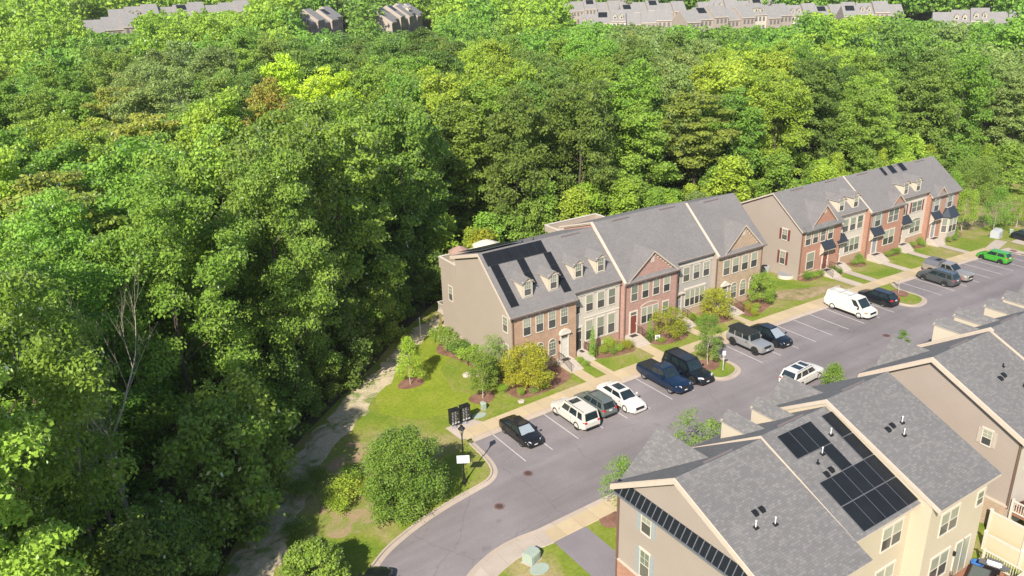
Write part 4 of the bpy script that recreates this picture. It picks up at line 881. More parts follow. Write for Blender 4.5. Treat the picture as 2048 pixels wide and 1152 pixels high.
# ---- far houses beyond the wood -----------------------------------
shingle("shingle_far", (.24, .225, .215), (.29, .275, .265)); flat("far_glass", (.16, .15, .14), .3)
def far_unit(front, dorm, solar=False, gab=False):
    o = thing("townhouse", "x", "townhouse", local=True); W_, D = 6.0, 11.5
    R = dict(ye=-.3, ze=7.1, yr=5.6, zr=11.2, yb=11.8, zb=7.1)
    body(o, 0, W_, 0, D, -2, mats=["siding_cream", front, "siding_cream"], ye=-.3, ze=7.1, yr=5.6, zr=11.2, ybe=11.8, zbe=7.1)
    m = MB(); m.slab([(0, -.3, 7.1), (W_, -.3, 7.1), (W_, 5.6, 11.2), (0, 5.6, 11.2)], .25); m.slab([(0, 5.6, 11.2), (W_, 5.6, 11.2), (W_, 11.8, 7.1), (0, 11.8, 7.1)], .25); m.build("roof", ["shingle_far", "trim"], o)
    s = (11.2-7.1)/5.9
    if dorm:
        for xc in (1.7, 4.3): dormer(o, xc, 1.3, 1.0, 8.0, 9.5, 10.1, s, -.3, 7.1, rm="shingle_far")
    if gab: gable_front(o, 3.0, 4.2, 0, 7.2, 9.9, s, -.3, 7.1, front, rm="shingle_far", dentil=False)
    for x0 in (.9, 2.6, 4.3):
        for b0 in (1.6, 4.7): w = MB(); w.box(x0, x0+.9, -.05, .02, b0, b0+1.6); w.build("window", "far_glass", o)
    if solar: panels(o, [(1.2, 4.8, 2.6, 5.2)], (-.3, 7.1, s))
    return o
PROT = [far_unit("siding_white", True), far_unit("brick_red", False, gab=True), far_unit("siding_cream", False, solar=True), far_unit("siding_tan", False), far_unit("brick_tan", False, solar=True)]
usedp = set()
ORD = ["first", "second", "third", "fourth", "fifth", "sixth", "seventh", "eighth", "ninth"]
def pix_at(px, py, dist):
    """ground position for a direction of the survey at a given horizontal distance"""
    d = _f+_r2*((px-1024)/FPX)-_u2*((py-576)/FPX); k = dist/math.hypot(d.x, d.y); return CAMP+d*k
def far_row(x, y, zbase, ang, n, kinds, desc, face=1):
    """row of n units starting at (x,y); ang = direction of the facade"""
    ca, sa = math.cos(ang), math.sin(ang)
    for i in range(n):
        k = kinds[i % len(kinds)]; st = (i % 3)*.7; sb = (1.1 if i % 2 else 0)
        p = (x+ca*6.02*i-sa*sb, y+sa*6.02*i+ca*sb, zbase+st)
        if k in usedp: o = dup(PROT[k])
        else: o = PROT[k]; usedp.add(k)
        o.location = p; o.rotation_euler = (0, 0, ang)
        tag(o, "%s unit from left, %s" % (ORD[i], desc), "townhouse", "distant grey-roofed townhouses beyond the wood")
FAR = []
vd = math.atan2(_f.y, _f.x)
def perp(px): d = _f+_r2*((px-1024)/FPX); return math.atan2(d.y, d.x)-math.pi/2
def place_row(px, dist, topy, n, kinds, desc, turn=0.0):
    """px of the left end, ridge height from topy"""
    c = pix_at(px, topy, dist); far_row(c.x, c.y, c.z-11.2, perp(px)+turn, n, kinds, desc)
place_row(218, 372, 20, 9, (3, 0, 3, 3, 2, 3, 3, 3, 3), "long far row at top left", .02)
place_row(168, 335, 42, 3, (3, 3, 3), "low far row before the long one, top left", .02)
place_row(604, 330, 30, 6, (1, 3, 3, 3, 2, 3), "stepped far row, top edge left of centre", 1.05)
place_row(782, 325, 22, 8, (3, 3, 2, 3, 3, 0, 3), "stepped far row at top centre", 1.25)
place_row(1160, 345, 30, 6, (0, 4, 0, 3, 3, 3), "far row with dormers, top right of centre", .0)
place_row(1245, 400, 10, 5, (2, 3, 2, 3, 3), "far row touching the top edge, right of centre", .25)
place_row(1375, 335, 22, 8, (3, 2, 3, 3, 3, 0, 3), "big stepped far row at top right", .55)
place_row(1400, 410, 5, 6, (3, 0, 3, 3, 2, 3), "hindmost far row at top edge, right", .25)
place_row(1555, 395, 16, 6, (3, 0, 3, 2, 3, 3), "far row right of the big stepped one, at top right", .35)
place_row(1120, 420, 8, 6, (3, 3, 2, 3, 3, 3), "hindmost far row at top edge, mid-right", .15)
place_row(1690, 380, 12, 4, (2, 0, 3, 3), "short far row between crowns, top right", .3)
place_row(1868, 345, 26, 6, (3, 0, 0, 3, 0, 3), "far row with dormers, top right corner", .12)
for k, p_ in enumerate(PROT):
    if k not in usedp:
        for c in list(p_.children_recursive): bpy.data.objects.remove(c)
        bpy.data.objects.remove(p_)
# ================================================================ VEGETATION
def leaf_arrays(clumps, n, size, seed, up=.35, flat_=.0, inner=.18, aspect=.62):
    """clumps: rows (x,y,z,rx,ry,rz). returns verts (n*4,3), tint (n,)"""
    rg = np.random.default_rng(seed); c = np.asarray(clumps, float)
    wt = (c[:, 3]*c[:, 4]+c[:, 3]*c[:, 5]+c[:, 4]*c[:, 5]); k = rg.choice(len(c), n, p=wt/wt.sum())
    d = rg.normal(size=(n, 3)); d /= np.linalg.norm(d, axis=1)[:, None]
    neg = (d[:, 2] < -.15) & (rg.random(n) < .65); d[neg, 2] *= -1
    rr = 1-np.abs(rg.normal(0, .24, n)); tip = rg.random(n) < .16; rr[tip] = 1+rg.random(tip.sum())*.45; inn = rg.random(n) < inner; rr[inn] *= rg.random(inn.sum())**.5
    p = c[k, :3]+d*c[k, 3:6]*rr[:, None]
    nn = d*.55+rg.normal(size=(n, 3))*.55+np.array([0, 0, up]); nn /= np.linalg.norm(nn, axis=1)[:, None]
    r = rg.normal(size=(n, 3)); a = np.cross(nn, r); a /= np.linalg.norm(a, axis=1)[:, None]; b = np.cross(nn, a)
    s = size*(.65+.7*rg.random(n))[:, None]*.5
    v = np.stack([p-a*s, p-b*s*aspect+nn*s*.15, p+a*s, p+b*s*aspect+nn*s*.15], 1).reshape(-1, 3)
    ct = rg.random(len(c)); t = np.clip(ct[k]*.6+rg.random(n)*.4, 0, 1)
    return v, t
def quads_mesh(name, v, tint, mats, midx=None):
    n = len(v)//4; me = bpy.data.meshes.new(name); me.vertices.add(n*4); me.vertices.foreach_set("co", v.astype(np.float32).ravel())
    me.loops.add(n*4); me.loops.foreach_set("vertex_index", np.arange(n*4, dtype=np.int32))
    me.polygons.add(n); me.polygons.foreach_set("loop_start", np.arange(0, n*4, 4, dtype=np.int32)); me.polygons.foreach_set("loop_total", np.full(n, 4, np.int32))
    for m in mats: me.materials.append(MATS[m])
    if midx is not None: me.polygons.foreach_set("material_index", midx.astype(np.int32))
    a = me.attributes.new("tint", 'FLOAT', 'FACE'); a.data.foreach_set("value", tint.astype(np.float32))
    me.update(); return me
def crown_clumps(seed, H, R, z0, n, kind='round'):
    rg = np.random.default_rng(seed); out = []; top = H
    while len(out) < n:
        t = (len(out)+rg.random())/n; z = z0+(top-z0)*t
        if kind == 'round': prof = math.sqrt(max(.02, 1-((t-.42)/.62)**2))
        elif kind == 'tall': prof = math.sqrt(max(.02, 1-((t-.38)/.66)**2))*(1-.25*t)
        elif kind == 'cone': prof = (1-t)**.8*.95+.07
        elif kind == 'pine': prof = math.sqrt(max(.02, 1-((t-.5)/.55)**2))
        elif kind == 'vase': prof = .35+.65*math.sin(min(1, t*1.15)*math.pi/2) if t < .85 else .75
        a = len(out)*2.39996+rg.normal()*.45; q = (.45+.55*rg.random()**.5)*(1+.16*math.sin(2*a+seed)+.1*math.sin(3*a+seed*2))
        r = R*prof*q; cr = R*(.20+.16*rg.random())*(1 if kind != 'pine' else 1.1)
        fz = .8 if kind != 'pine' else .32
        out.append((r*math.cos(a), r*math.sin(a), z-cr*.3*(t > .8), cr, cr, cr*fz))
    return out
def crown2(seed, H, R, z0, n, kind='round'):
    """crown of limbs: big lobes, each carrying smaller leaf masses on its outer and upper side"""
    rg = np.random.default_rng(seed); lobes = crown_clumps(seed, H*.97, R*.86, z0+.6, 30, kind); out = []
    for (x, y, z, r, _, _) in lobes:
        r *= 1.55; k = max(3, int(n/30)); c = np.array((x, y, z)); o = np.array((x, y, 0))/max(.5, math.hypot(x, y))
        for _ in range(k):
            d = rg.normal(size=3)+o*.7+np.array([0, 0, .45]); d /= np.linalg.norm(d); p = c+d*r*(.75+.35*rg.random()); q = R*(.115+.12*rg.random()**1.5)
            out.append((*p, q*1.15, q*1.15, q*.72))
        out.append((x, y, z-.2*r, r*.62, r*.62, r*.55))
    return out
def branchy(m, base, d, L, r, depth, rg, n=3, spread=.7, lift=.25, mi=0, seg=3):
    p = Vector(base); d = Vector(d).normalized(); rr = r
    for i in range(seg):
        q = p+d*(L/seg); m.tube(p, q, rr, rr*.82, n=5 if r > .05 else 3, mi=mi, cap=False); p = q; rr *= .82
        d = (d+Vector([rg.uniform(-.16, .16) for _ in range(3)])+Vector((0, 0, lift*.12))).normalized()
        if depth > 0 and i >= (0 if depth < 2 else 1):
            for _ in range(n if i == seg-1 else 1):
                e = (d+Vector([rg.uniform(-1, 1) for _ in range(3)])*spread+Vector((0, 0, lift))).normalized()
                branchy(m, p, e, L*rg.uniform(.5, .72), rr*.62, depth-1, rg, n, spread, lift, mi, seg)
def trunk_mesh(seed, H, r, z0, mat, depth=1, R=4):
    rg = random.Random(seed); m = MB(); p = Vector((0, 0, -.4)); k = 5; rr = r*1.25; top = z0+(H-z0)*.62
    for i in range(k):
        q = Vector((rg.uniform(-.15, .15), rg.uniform(-.15, .15), top*(i+1)/k)); m.tube(p, q, rr, rr*.84, n=7, cap=False); p = q; rr *= .84
        if i >= 1 and q.z > z0*.6:
            for _ in range(2):
                a = rg.uniform(0, 6.28); branchy(m, q, (math.cos(a), math.sin(a), rg.uniform(.5, 1.1)), R*.6, rr*.33, depth, rg, 2, .5, .3)
    o = m.build("trunk", mat); me = o.data; bpy.data.objects.remove(o); return me
TRK = {}
def make_tree_proto(key, seed, H, R, z0, ncl, nleaf, lsize, kind='round', bark="bark", r=.22, tdepth=0, up=.35, inner=.18, big=False):
    v, t = leaf_arrays((crown2 if big else crown_clumps)(seed, H, R, z0, ncl, kind), nleaf, lsize, seed, up=up, inner=inner)
    TRK[key] = (quads_mesh("crown_"+key, v, t, ["leaf_mid"]), trunk_mesh(seed, H, r, z0, bark, tdepth, R))
def plant_tree(name, key, x, y, z, s, rz, leaf, label, cat, group=None, sz=None):
    root = thing(name, label, cat, (x, y, z), rz, group); root.scale = (s, s, sz or s)
    cm, tm = TRK[key]
    c = bpy.data.objects.new("crown", cm); COL.objects.link(c); c.parent = root
    c.material_slots[0].link = 'OBJECT'; c.material_slots[0].material = MATS[LEAF[leaf][0]]
    t = bpy.data.objects.new("trunk", tm); COL.objects.link(t); t.parent = root
    return root
# prototypes --- hi: nearest trees, mid: the rest of the individual trees
for i in range(7): make_tree_proto("hi%d" % i, 10+i, 22, 4.6+.4*(i % 3), 1.6+(i % 2), 150+10*(i % 3), 56000, .25, 'tall' if i % 2 else 'round', r=.26, big=True, inner=.08)
for i in range(7): make_tree_proto("mi%d" % i, 30+i, 21.5, 4.6+.4*(i % 3), 3.0, 120+8*(i % 3), 25000, .36, 'round' if i % 2 else 'tall', r=.24, big=True, inner=.08)
make_tree_proto("pine", 51, 21, 4.4, 9.5, 46, 13000, .42, 'pine', "bark", .2, 0)
make_tree_proto("edge", 52, 9, 3.0, .6, 40, 9000, .30, 'cone', "bark", .1)
make_tree_proto("edge2", 53, 9, 3.3, .5, 44, 9000, .32, 'round', "bark", .1)

DEADGAP = [(-28.8, 3.2, 4.0), (-29.3, -1.5, 4.2), (-31.8, 0, 2.8)]
def inpoly(x, y, P):
    c = False; j = len(P)-1
    for i in range(len(P)):
        if (P[i][1] > y) != (P[j][1] > y) and x < (P[j][0]-P[i][0])*(y-P[i][1])/(P[j][1]-P[i][1])+P[i][0]: c = not c
        j = i
    return c
wood = [(900, -150), (400, -60), (200, -8), (152, 16), (137, 26), (126, 33), (112, 34), (101, 33), (90, 31), (60, 32), (40, 33), (20, 34.5), (10, 34), (5.0, 29.5), (.2, 25.6), (-4.6, 20.9), (-10.4, 15.9), (-14.6, 12.4), (-18.7, 8.8), (-21.7, 4.4), (-26.4, -2.6), (-31.0, -7.5), (-41, -15), (-52, -34), (-110, -34), (-420, 300), (-300, 1100), (900, 1100), (1100, 500)]
# survey of crown colours: (px, py, kind) of the visible canopy
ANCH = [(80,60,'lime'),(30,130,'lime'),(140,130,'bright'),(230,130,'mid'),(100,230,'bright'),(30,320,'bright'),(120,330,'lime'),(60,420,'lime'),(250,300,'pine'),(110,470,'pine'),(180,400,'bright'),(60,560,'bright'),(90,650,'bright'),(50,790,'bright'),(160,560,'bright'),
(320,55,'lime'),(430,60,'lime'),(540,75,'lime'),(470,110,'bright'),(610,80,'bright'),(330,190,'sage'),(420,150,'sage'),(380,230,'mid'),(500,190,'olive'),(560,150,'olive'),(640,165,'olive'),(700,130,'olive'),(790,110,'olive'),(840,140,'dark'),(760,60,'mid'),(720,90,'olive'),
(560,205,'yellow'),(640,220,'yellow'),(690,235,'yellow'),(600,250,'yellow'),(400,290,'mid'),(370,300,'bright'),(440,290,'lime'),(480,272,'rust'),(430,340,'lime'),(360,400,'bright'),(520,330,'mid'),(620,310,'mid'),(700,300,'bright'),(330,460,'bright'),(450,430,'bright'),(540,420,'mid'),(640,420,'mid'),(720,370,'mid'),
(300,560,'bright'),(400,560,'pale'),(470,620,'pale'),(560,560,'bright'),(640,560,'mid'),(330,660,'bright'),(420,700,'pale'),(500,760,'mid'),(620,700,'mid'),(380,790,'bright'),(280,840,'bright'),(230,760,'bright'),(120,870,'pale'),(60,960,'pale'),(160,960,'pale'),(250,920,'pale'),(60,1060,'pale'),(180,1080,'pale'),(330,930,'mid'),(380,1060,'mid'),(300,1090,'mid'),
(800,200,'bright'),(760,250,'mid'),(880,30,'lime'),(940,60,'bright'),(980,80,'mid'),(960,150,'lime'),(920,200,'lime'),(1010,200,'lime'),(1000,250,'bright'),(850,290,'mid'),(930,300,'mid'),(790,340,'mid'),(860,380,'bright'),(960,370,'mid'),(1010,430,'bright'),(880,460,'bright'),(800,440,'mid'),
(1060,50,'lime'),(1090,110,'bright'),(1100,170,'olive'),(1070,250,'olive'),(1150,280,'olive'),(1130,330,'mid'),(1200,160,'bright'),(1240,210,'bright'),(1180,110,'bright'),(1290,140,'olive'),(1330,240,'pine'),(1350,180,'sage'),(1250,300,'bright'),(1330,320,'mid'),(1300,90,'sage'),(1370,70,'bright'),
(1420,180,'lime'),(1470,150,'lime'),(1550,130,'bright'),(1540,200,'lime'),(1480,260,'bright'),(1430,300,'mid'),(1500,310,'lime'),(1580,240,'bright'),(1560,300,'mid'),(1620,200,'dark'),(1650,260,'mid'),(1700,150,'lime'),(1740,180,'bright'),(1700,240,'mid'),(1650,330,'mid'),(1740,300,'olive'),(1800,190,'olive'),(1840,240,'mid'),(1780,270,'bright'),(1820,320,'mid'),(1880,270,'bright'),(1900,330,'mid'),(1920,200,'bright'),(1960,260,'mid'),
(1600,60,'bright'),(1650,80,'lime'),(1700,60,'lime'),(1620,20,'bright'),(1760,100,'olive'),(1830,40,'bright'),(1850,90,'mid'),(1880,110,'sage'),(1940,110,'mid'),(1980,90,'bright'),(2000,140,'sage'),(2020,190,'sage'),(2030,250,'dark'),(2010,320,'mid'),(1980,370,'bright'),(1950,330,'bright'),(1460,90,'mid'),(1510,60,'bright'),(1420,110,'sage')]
rg = random.Random(5)
HOUSEPX = [(160, 30, 262, 76), (262, 10, 490, 36), (590, 4, 702, 74), (752, 0, 860, 74), (1146, 18, 1335, 58), (1240, 0, 1600, 64), (1130, 0, 1240, 30), (1600, 0, 1690, 34), (1686, 0, 1790, 42), (1850, 12, 2018, 54)]
HPOS = [pix_at(px, 60, d) for px, d in ((180, 335), (260, 372), (380, 372), (470, 372), (630, 355), (650, 375), (810, 360), (830, 380), (1200, 345), (1300, 345), (1300, 405), (1380, 410), (1450, 360), (1530, 350), (1560, 365), (1600, 398), (1660, 398), (1180, 420), (1450, 420), (1740, 385), (1900, 345), (1980, 345))]
cells_ = {}; trees = []
def try_tree(x, y, dmin):
    cx, cy = int(x//8), int(y//8)
    for i in (-1, 0, 1):
        for j in (-1, 0, 1):
            for (a, b) in cells_.get((cx+i, cy+j), ()):
                if (a-x)**2+(b-y)**2 < dmin*dmin: return False
    cells_.setdefault((cx, cy), []).append((x, y)); return True
for it in range(90000):
    r_ = 18+640*rg.random()**.62; a_ = YAW+rg.uniform(-.78, .78); x, y = CAMP.x+r_*math.cos(a_), CAMP.y+r_*math.sin(a_)
    if not inpoly(x, y, wood): continue
    pr_ = project((x, y, T(x, y)+13))
    if pr_ is None: continue
    m_ = 330 if r_ < 90 else 120
    if not (-m_ < pr_[0] < 2048+m_ and -60 < pr_[1] < 1152+330): continue
    if not try_tree(x, y, 6.4 if r_ < 120 else 7.0): continue
    h_ = rg.uniform(.82, 1.12)
    trees.append([x, y, h_, r_])
for it in range(1500):   # trees left of and below the frame: they shade the trail
    x, y = rg.uniform(-85, -24), rg.uniform(-34, 22)
    if not inpoly(x, y, wood) or math.hypot(x-CAMP.x, y-CAMP.y) < 33 or not try_tree(x, y, 6.4): continue
    trees.append([x, y, rg.uniform(.5, .68), math.hypot(x-CAMP.x, y-CAMP.y)])
trees = [t for t in trees if not any(math.hypot(t[0]-a, t[1]-b) < c for a, b, c in DEADGAP)]
EDGE_ = [(5.0, 29.5), (.2, 25.6), (-4.6, 20.9), (-10.4, 15.9), (-14.6, 12.4), (-18.7, 8.8), (-21.7, 4.4), (-26.4, -2.6), (-30.6, -9.6), (-36, -20)]
for t in trees:
    if any(math.hypot(t[0]-a, t[1]-b) < 8.5 for a, b in EDGE_): t[2] = max(t[2], 1.05)+.1
# trees that would stand in front of or inside the far houses are not there
keep = []
for t in trees:
    x, y, h_, r_ = t
    if any((x-p.x)**2+(y-p.y)**2 < 21**2 for p in HPOS): continue
    if r_ > 200:
        top = project((x, y, T(x, y)+20*h_)); mid_ = project((x, y, T(x, y)+6)); w = 5.5*FPX/top[2]
        bad = any(top[0]+w*.5 > a and top[0]-w*.5 < c and top[1] < d-8 and mid_[1] > b for a, b, c, d in HOUSEPX)
        if bad:
            if r_ > 410: pass
            else:
                D = max(d for a, b, c, d in HOUSEPX if top[0]+w*.5 > a and top[0]-w*.5 < c and top[1] < d-8 and mid_[1] > b)-rg.uniform(2, 14)
                ok = False
                for h2 in [h_*(1-.04*k) for k in range(1, 16)]:
                    if project((x, y, T(x, y)+20*h2))[1] >= D: ok = True; break
                if not ok or h2 < .42: continue
                t[2] = h2
    if r_ < 59:
        tp = project((x, y, T(x, y)+21*t[2]))
        if tp and 40 < tp[0] < 360 and tp[1] < 830:
            for h2 in [t[2]*(1-.04*k) for k in range(1, 16)]:
                if project((x, y, T(x, y)+21*h2))[1] > 850: break
            if h2 < .45: continue
            t[2] = max(h2, .62)
    keep.append(t)
def inview(t):
    p = project((t[0], t[1], T(t[0], t[1])+14)); return p is not None and -150 < p[0] < 2200 and -100 < p[1] < 1350
trees = sorted([t for t in keep if inview(t)], key=lambda t: t[3]); trees_off = [t for t in keep if not inview(t)]
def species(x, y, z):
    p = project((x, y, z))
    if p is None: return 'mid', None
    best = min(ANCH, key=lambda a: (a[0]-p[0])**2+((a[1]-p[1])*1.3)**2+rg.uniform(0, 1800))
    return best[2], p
KN_ = {'lime': 'yellow-green', 'yellow': 'bright yellow', 'bright': 'fresh green', 'mid': 'mid green', 'dark': 'very dark green', 'olive': 'olive green', 'sage': 'grey-green', 'pale': 'pale green', 'pine': 'feathery yellowish pine', 'rust': 'rust tinged', 'gold': 'golden green'}
NIND = 270; cellsL = {}; nd = 0
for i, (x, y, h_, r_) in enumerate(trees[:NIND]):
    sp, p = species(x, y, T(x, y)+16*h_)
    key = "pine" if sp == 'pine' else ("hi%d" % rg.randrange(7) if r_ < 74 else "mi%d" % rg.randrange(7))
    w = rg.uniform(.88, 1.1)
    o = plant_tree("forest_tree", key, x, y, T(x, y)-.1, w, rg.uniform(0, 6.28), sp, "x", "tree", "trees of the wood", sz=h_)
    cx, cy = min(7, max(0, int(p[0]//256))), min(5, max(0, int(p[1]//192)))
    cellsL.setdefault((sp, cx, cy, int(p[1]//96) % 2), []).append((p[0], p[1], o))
    nd = r_
COLN = ["far left", "left", "mid-left", "centre-left", "centre-right", "mid-right", "right", "far right"]
ROWN = ["top band", "second band", "third band", "fourth band", "fifth band", "bottom band"]
ORD2 = ["leftmost", "second from left", "third from left", "fourth from left", "fifth from left", "sixth from left", "seventh from left", "eighth from left", "ninth from left", "tenth from left", "eleventh from left", "twelfth from left", "thirteenth from left", "fourteenth from left", "fifteenth from left"]+["sixteenth from left", "seventeenth from left", "eighteenth from left"]+["rightmost"]*30
for (sp, cx, cy, hv), L in cellsL.items():
    L.sort(key=lambda q: q[0])
    for k, (_, _, o) in enumerate(L):
        o['label'] = "%s wood tree, %s, %s %s%s" % (KN_[sp], COLN[cx], ("upper half of", "lower half of")[hv], ROWN[cy], "" if len(L) == 1 else ", "+(ORD2[k] if k < len(L)-1 else "rightmost")+" there")
print("individual trees", min(NIND, len(trees)), "to distance", nd, "far", len(trees)-NIND)
# the rest of the wood: one mass of crowns
LK = list(LEAF); fm = []
for q in range(6): fm.append((leaf_arrays(crown2(70+q, 20, 5.2, 5, 80), 3200, .75, 70+q, inner=.1), leaf_arrays(crown2(80+q, 20, 5.4, 6, 60), 950, 1.35, 80+q, inner=.1)))
nearv = [leaf_arrays(crown2(90+q, 21, 4.8, 2, 150), 16000, .34, 90+q, inner=.1) for q in range(3)]
VV = []; TT = []; MM = []
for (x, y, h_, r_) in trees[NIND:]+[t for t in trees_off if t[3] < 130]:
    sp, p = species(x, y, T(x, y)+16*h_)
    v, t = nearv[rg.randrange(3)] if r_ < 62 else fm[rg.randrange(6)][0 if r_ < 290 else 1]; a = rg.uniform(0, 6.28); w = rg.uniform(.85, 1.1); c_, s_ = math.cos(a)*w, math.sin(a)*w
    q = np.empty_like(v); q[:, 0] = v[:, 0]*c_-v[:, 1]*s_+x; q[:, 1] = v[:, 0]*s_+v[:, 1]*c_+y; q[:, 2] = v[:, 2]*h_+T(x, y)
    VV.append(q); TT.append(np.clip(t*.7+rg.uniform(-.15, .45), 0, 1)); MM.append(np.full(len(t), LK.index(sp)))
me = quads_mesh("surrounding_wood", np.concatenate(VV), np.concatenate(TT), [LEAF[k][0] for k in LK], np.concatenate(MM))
o = bpy.data.objects.new("surrounding_wood", me); COL.objects.link(o); tag(o, kind='stuff')
# ================================================================ GARDEN TREES, SHRUBS
def at(x, y, dz=.11): return (x, y, G(x)+dz)
def garden_tree(name, x, y, H, R, z0, leaf, label, seed, n=2600, ls=.17, kind='round', bark="bark", rt=.05, ncl=34, inner=.1):
    key = "g%d" % seed
    if key not in TRK: make_tree_proto(key, seed, H, R, z0, int(ncl*1.5), int(n*2.1), ls*.68, kind, bark, rt, 0, up=.3, inner=inner)
    return plant_tree(name, key, x, y, G(x)+.1, 1, 0, leaf, label, "tree", None)
garden_tree("young_tree", -1.6, 12.6, 5.0, 1.55, 1.0, 'lime', "slim young light green tree staked on its own mulch ring by the trail lawn", 201, 3000, .17, 'cone', "bark_pale", .05)
garden_tree("young_tree", 2.5, 5.8, 4.9, 1.3, 1.3, 'mid', "young dark green tree in a round mulch ring nearest the parked black sedan", 202, 3200, .17, 'round', "bark_pale", .05)
garden_tree("bushy_tree", 4.9, 7.9, 4.5, 1.55, .5, 'sage', "greyish green bushy tree against the cream side wall", 203, 3200, .17, 'vase', "bark", .05)
garden_tree("ornamental_tree", 6.9, 4.8, 4.3, 2.05, .7, 'gold', "wide golden green ornamental tree before the tan brick end house", 204, 6500, .19, 'round', "bark", .09, 46)
garden_tree("ornamental_tree", 25.0, 4.3, 3.6, 1.55, .8, 'gold', "small golden green tree before the pink brick gabled house", 205, 2600, .18, 'round', "bark", .06)
garden_tree("ornamental_tree", 32.7, 5.1, 3.5, 1.75, .6, 'gold', "low golden green tree before the grey siding house", 206, 3000, .18, 'round', "bark", .06)
garden_tree("ornamental_tree", 40.3, 5.2, 3.7, 1.6, .5, 'bright', "leafy green tree at the corner of the gold brick end house", 207, 3000, .18, 'round', "bark", .06)
garden_tree("young_tree", 23.9, -2.3, 5.3, 1.35, 1.4, 'mid', "upright young tree on the parking island beside the silver off-roader", 208, 2800, .17, 'tall', "bark_pale", .05)
garden_tree("bushy_tree", -10.9, -4.7, 6.6, 2.5, .2, 'mid', "large bushy tree on the bare earth bed beside the bend of the road", 209, 17000, .22, 'round', "bark", .12, 70)
garden_tree("roadside_tree", -19.6, -8.9, 3.6, 1.8, .2, 'mid', "low broad tree at the bottom edge beside the shaded kerb", 210, 9000, .26, 'round', "bark", .1, 50)
garden_tree("street_tree", 2.0, -14.9, 4.4, 1.5, .9, 'mid', "thin street tree peeking past the corner of the tan gable wall", 211, 1700, .17, 'tall', "bark_pale", .05)
garden_tree("street_tree", 9.6, -15.0, 5.0, 1.8, 1.2, 'mid', "sparse street tree showing above the foreground roof between two dormers", 212, 2600, .18, 'vase', "bark_pale", .06)
garden_tree("street_tree", 26.0, -15.0, 4.5, 1.6, .7, 'mid', "street tree behind the roofs just beyond the white car on the road", 213, 3000, .18, 'cone', "bark_pale", .06)
garden_tree("street_tree", 35.0, -15.5, 5.4, 1.0, 1.2, 'olive', "top of a street tree poking over the ridge below the white van", 214, 1300, .17, 'tall', "bark_pale", .05)
garden_tree("young_tree", 89.1, 8.9, 6.4, 2.1, 1.6, 'lime', "young yellow-green tree nearest the bay window of the far end house", 215, 3200, .22, 'tall', "bark_pale", .07)
garden_tree("young_tree", 93.6, 6.6, 6.6, 2.3, 1.2, 'bright', "young green tree behind the grey transformer cabinet on the lawn", 216, 3200, .22, 'cone', "bark_pale", .07)
garden_tree("young_tree", 99.0, 6.0, 4.9, 1.9, .9, 'mid', "small tree at the right edge above the dark parked car", 217, 2400, .22, 'round', "bark_pale", .07)
garden_tree("young_tree", 108.5, 18.0, 8.0, 3.4, .8, 'mid', "dark green tree in the dry meadow below the wood at the right", 218, 5200, .28, 'round', "bark", .1, 44)
garden_tree("young_tree", 100, 17, 6.5, 2.0, 1.0, 'bright', "bright young tree in the dry meadow beside the dark green one", 219, 2600, .24, 'cone', "bark", .07)
def bare_tree(name, x, y, H, r, seed, label, mat="bark_dead", depth=3, n=2, spread=.55, z=None, lean=(0, 0), Lf=.5):
    m = MB(); rgb = random.Random(seed); branchy(m, (0, 0, -.3), (lean[0], lean[1], 1), H*Lf, r, depth, rgb, n, spread, .45, 0, 4)
    root = thing(name, label, "tree", (x, y, T(x, y)+.1 if z is None else z), 0, None, local=True); m.build("branches", mat, root); return root
bare_tree("bare_tree", 56.3, -1.9, 3.6, .045, 3, "leafless young tree on the far parking island", "bark_pale", 3, 3, .6)
bare_tree("dead_tree", -28.8, 3.4, 17.2, .34, 21, "tall pale dead tree standing bare above the wood at lower left", depth=4, n=2, spread=.62, Lf=.55)
bare_tree("dead_tree", -31.6, .6, 13, .18, 9, "thin dead tree with short upright twigs left of the tall dead one", depth=3, n=2, spread=.4, Lf=.75)
bare_tree("dead_tree", -30.3, 1.4, 12.2, .16, 10, "small dead tree between the two other dead ones at lower left", depth=3, n=2, spread=.4, Lf=.7)
bare_tree("dead_tree", -3.0, 60, 20.5, .3, 12, "grey dead tree among rust tinged crowns left of the yellow trees", depth=4, n=2, spread=.5, Lf=.5)
SHR = {}
def shrub(x, y, w, h, leaf, label, seed=0, kind='ball', cat="shrub", name="shrub", group="shrubs of the front gardens"):
    k = (kind, seed % 3)
    if k not in SHR:
        s = 300+seed % 3
        if kind == 'ball': cl = [(0, 0, .5, .5, .5, .5)]+[(.25*math.cos(a), .25*math.sin(a), .5+.12*math.sin(a*2.3+s), .3, .3, .33) for a in range(6)]
        elif kind == 'cone': cl = [(0, 0, .06+.9*t, .36*(1-t)**.75+.07, .36*(1-t)**.75+.07, .16) for t in [i/8 for i in range(9)]]
        else: cl = [(.42*math.cos(a*1.3+s), .42*math.sin(a*1.7), .35+.3*((a*7+s) % 3)/3, .25, .25, .25) for a in range(12)]
        v, t = leaf_arrays(cl, 2200 if kind != 'wild' else 2400, .055 if kind != 'wild' else .075, s, inner=.3); SHR[k] = quads_mesh("shrub_leaves", v, t, ["leaf_mid"])
    o = bpy.data.objects.new(name, SHR[k]); COL.objects.link(o); o.location = at(x, y, .12); o.scale = (w, w*.95, h); o.rotation_euler = (0, 0, seed*1.3)
    o.material_slots[0].link = 'OBJECT'; o.material_slots[0].material = MATS[LEAF[leaf][0]]
    return tag(o, label, cat, group)
shrub(15.95, 6.1, 1.15, 3.3, 'bright', "tall cone shaped evergreen beside the white house steps", 0, 'cone', name="columnar_evergreen")
shrub(23.0, 5.3, 1.15, 2.5, 'mid', "shorter cone shaped evergreen beside the brown-red door steps", 1, 'cone', name="columnar_evergreen")
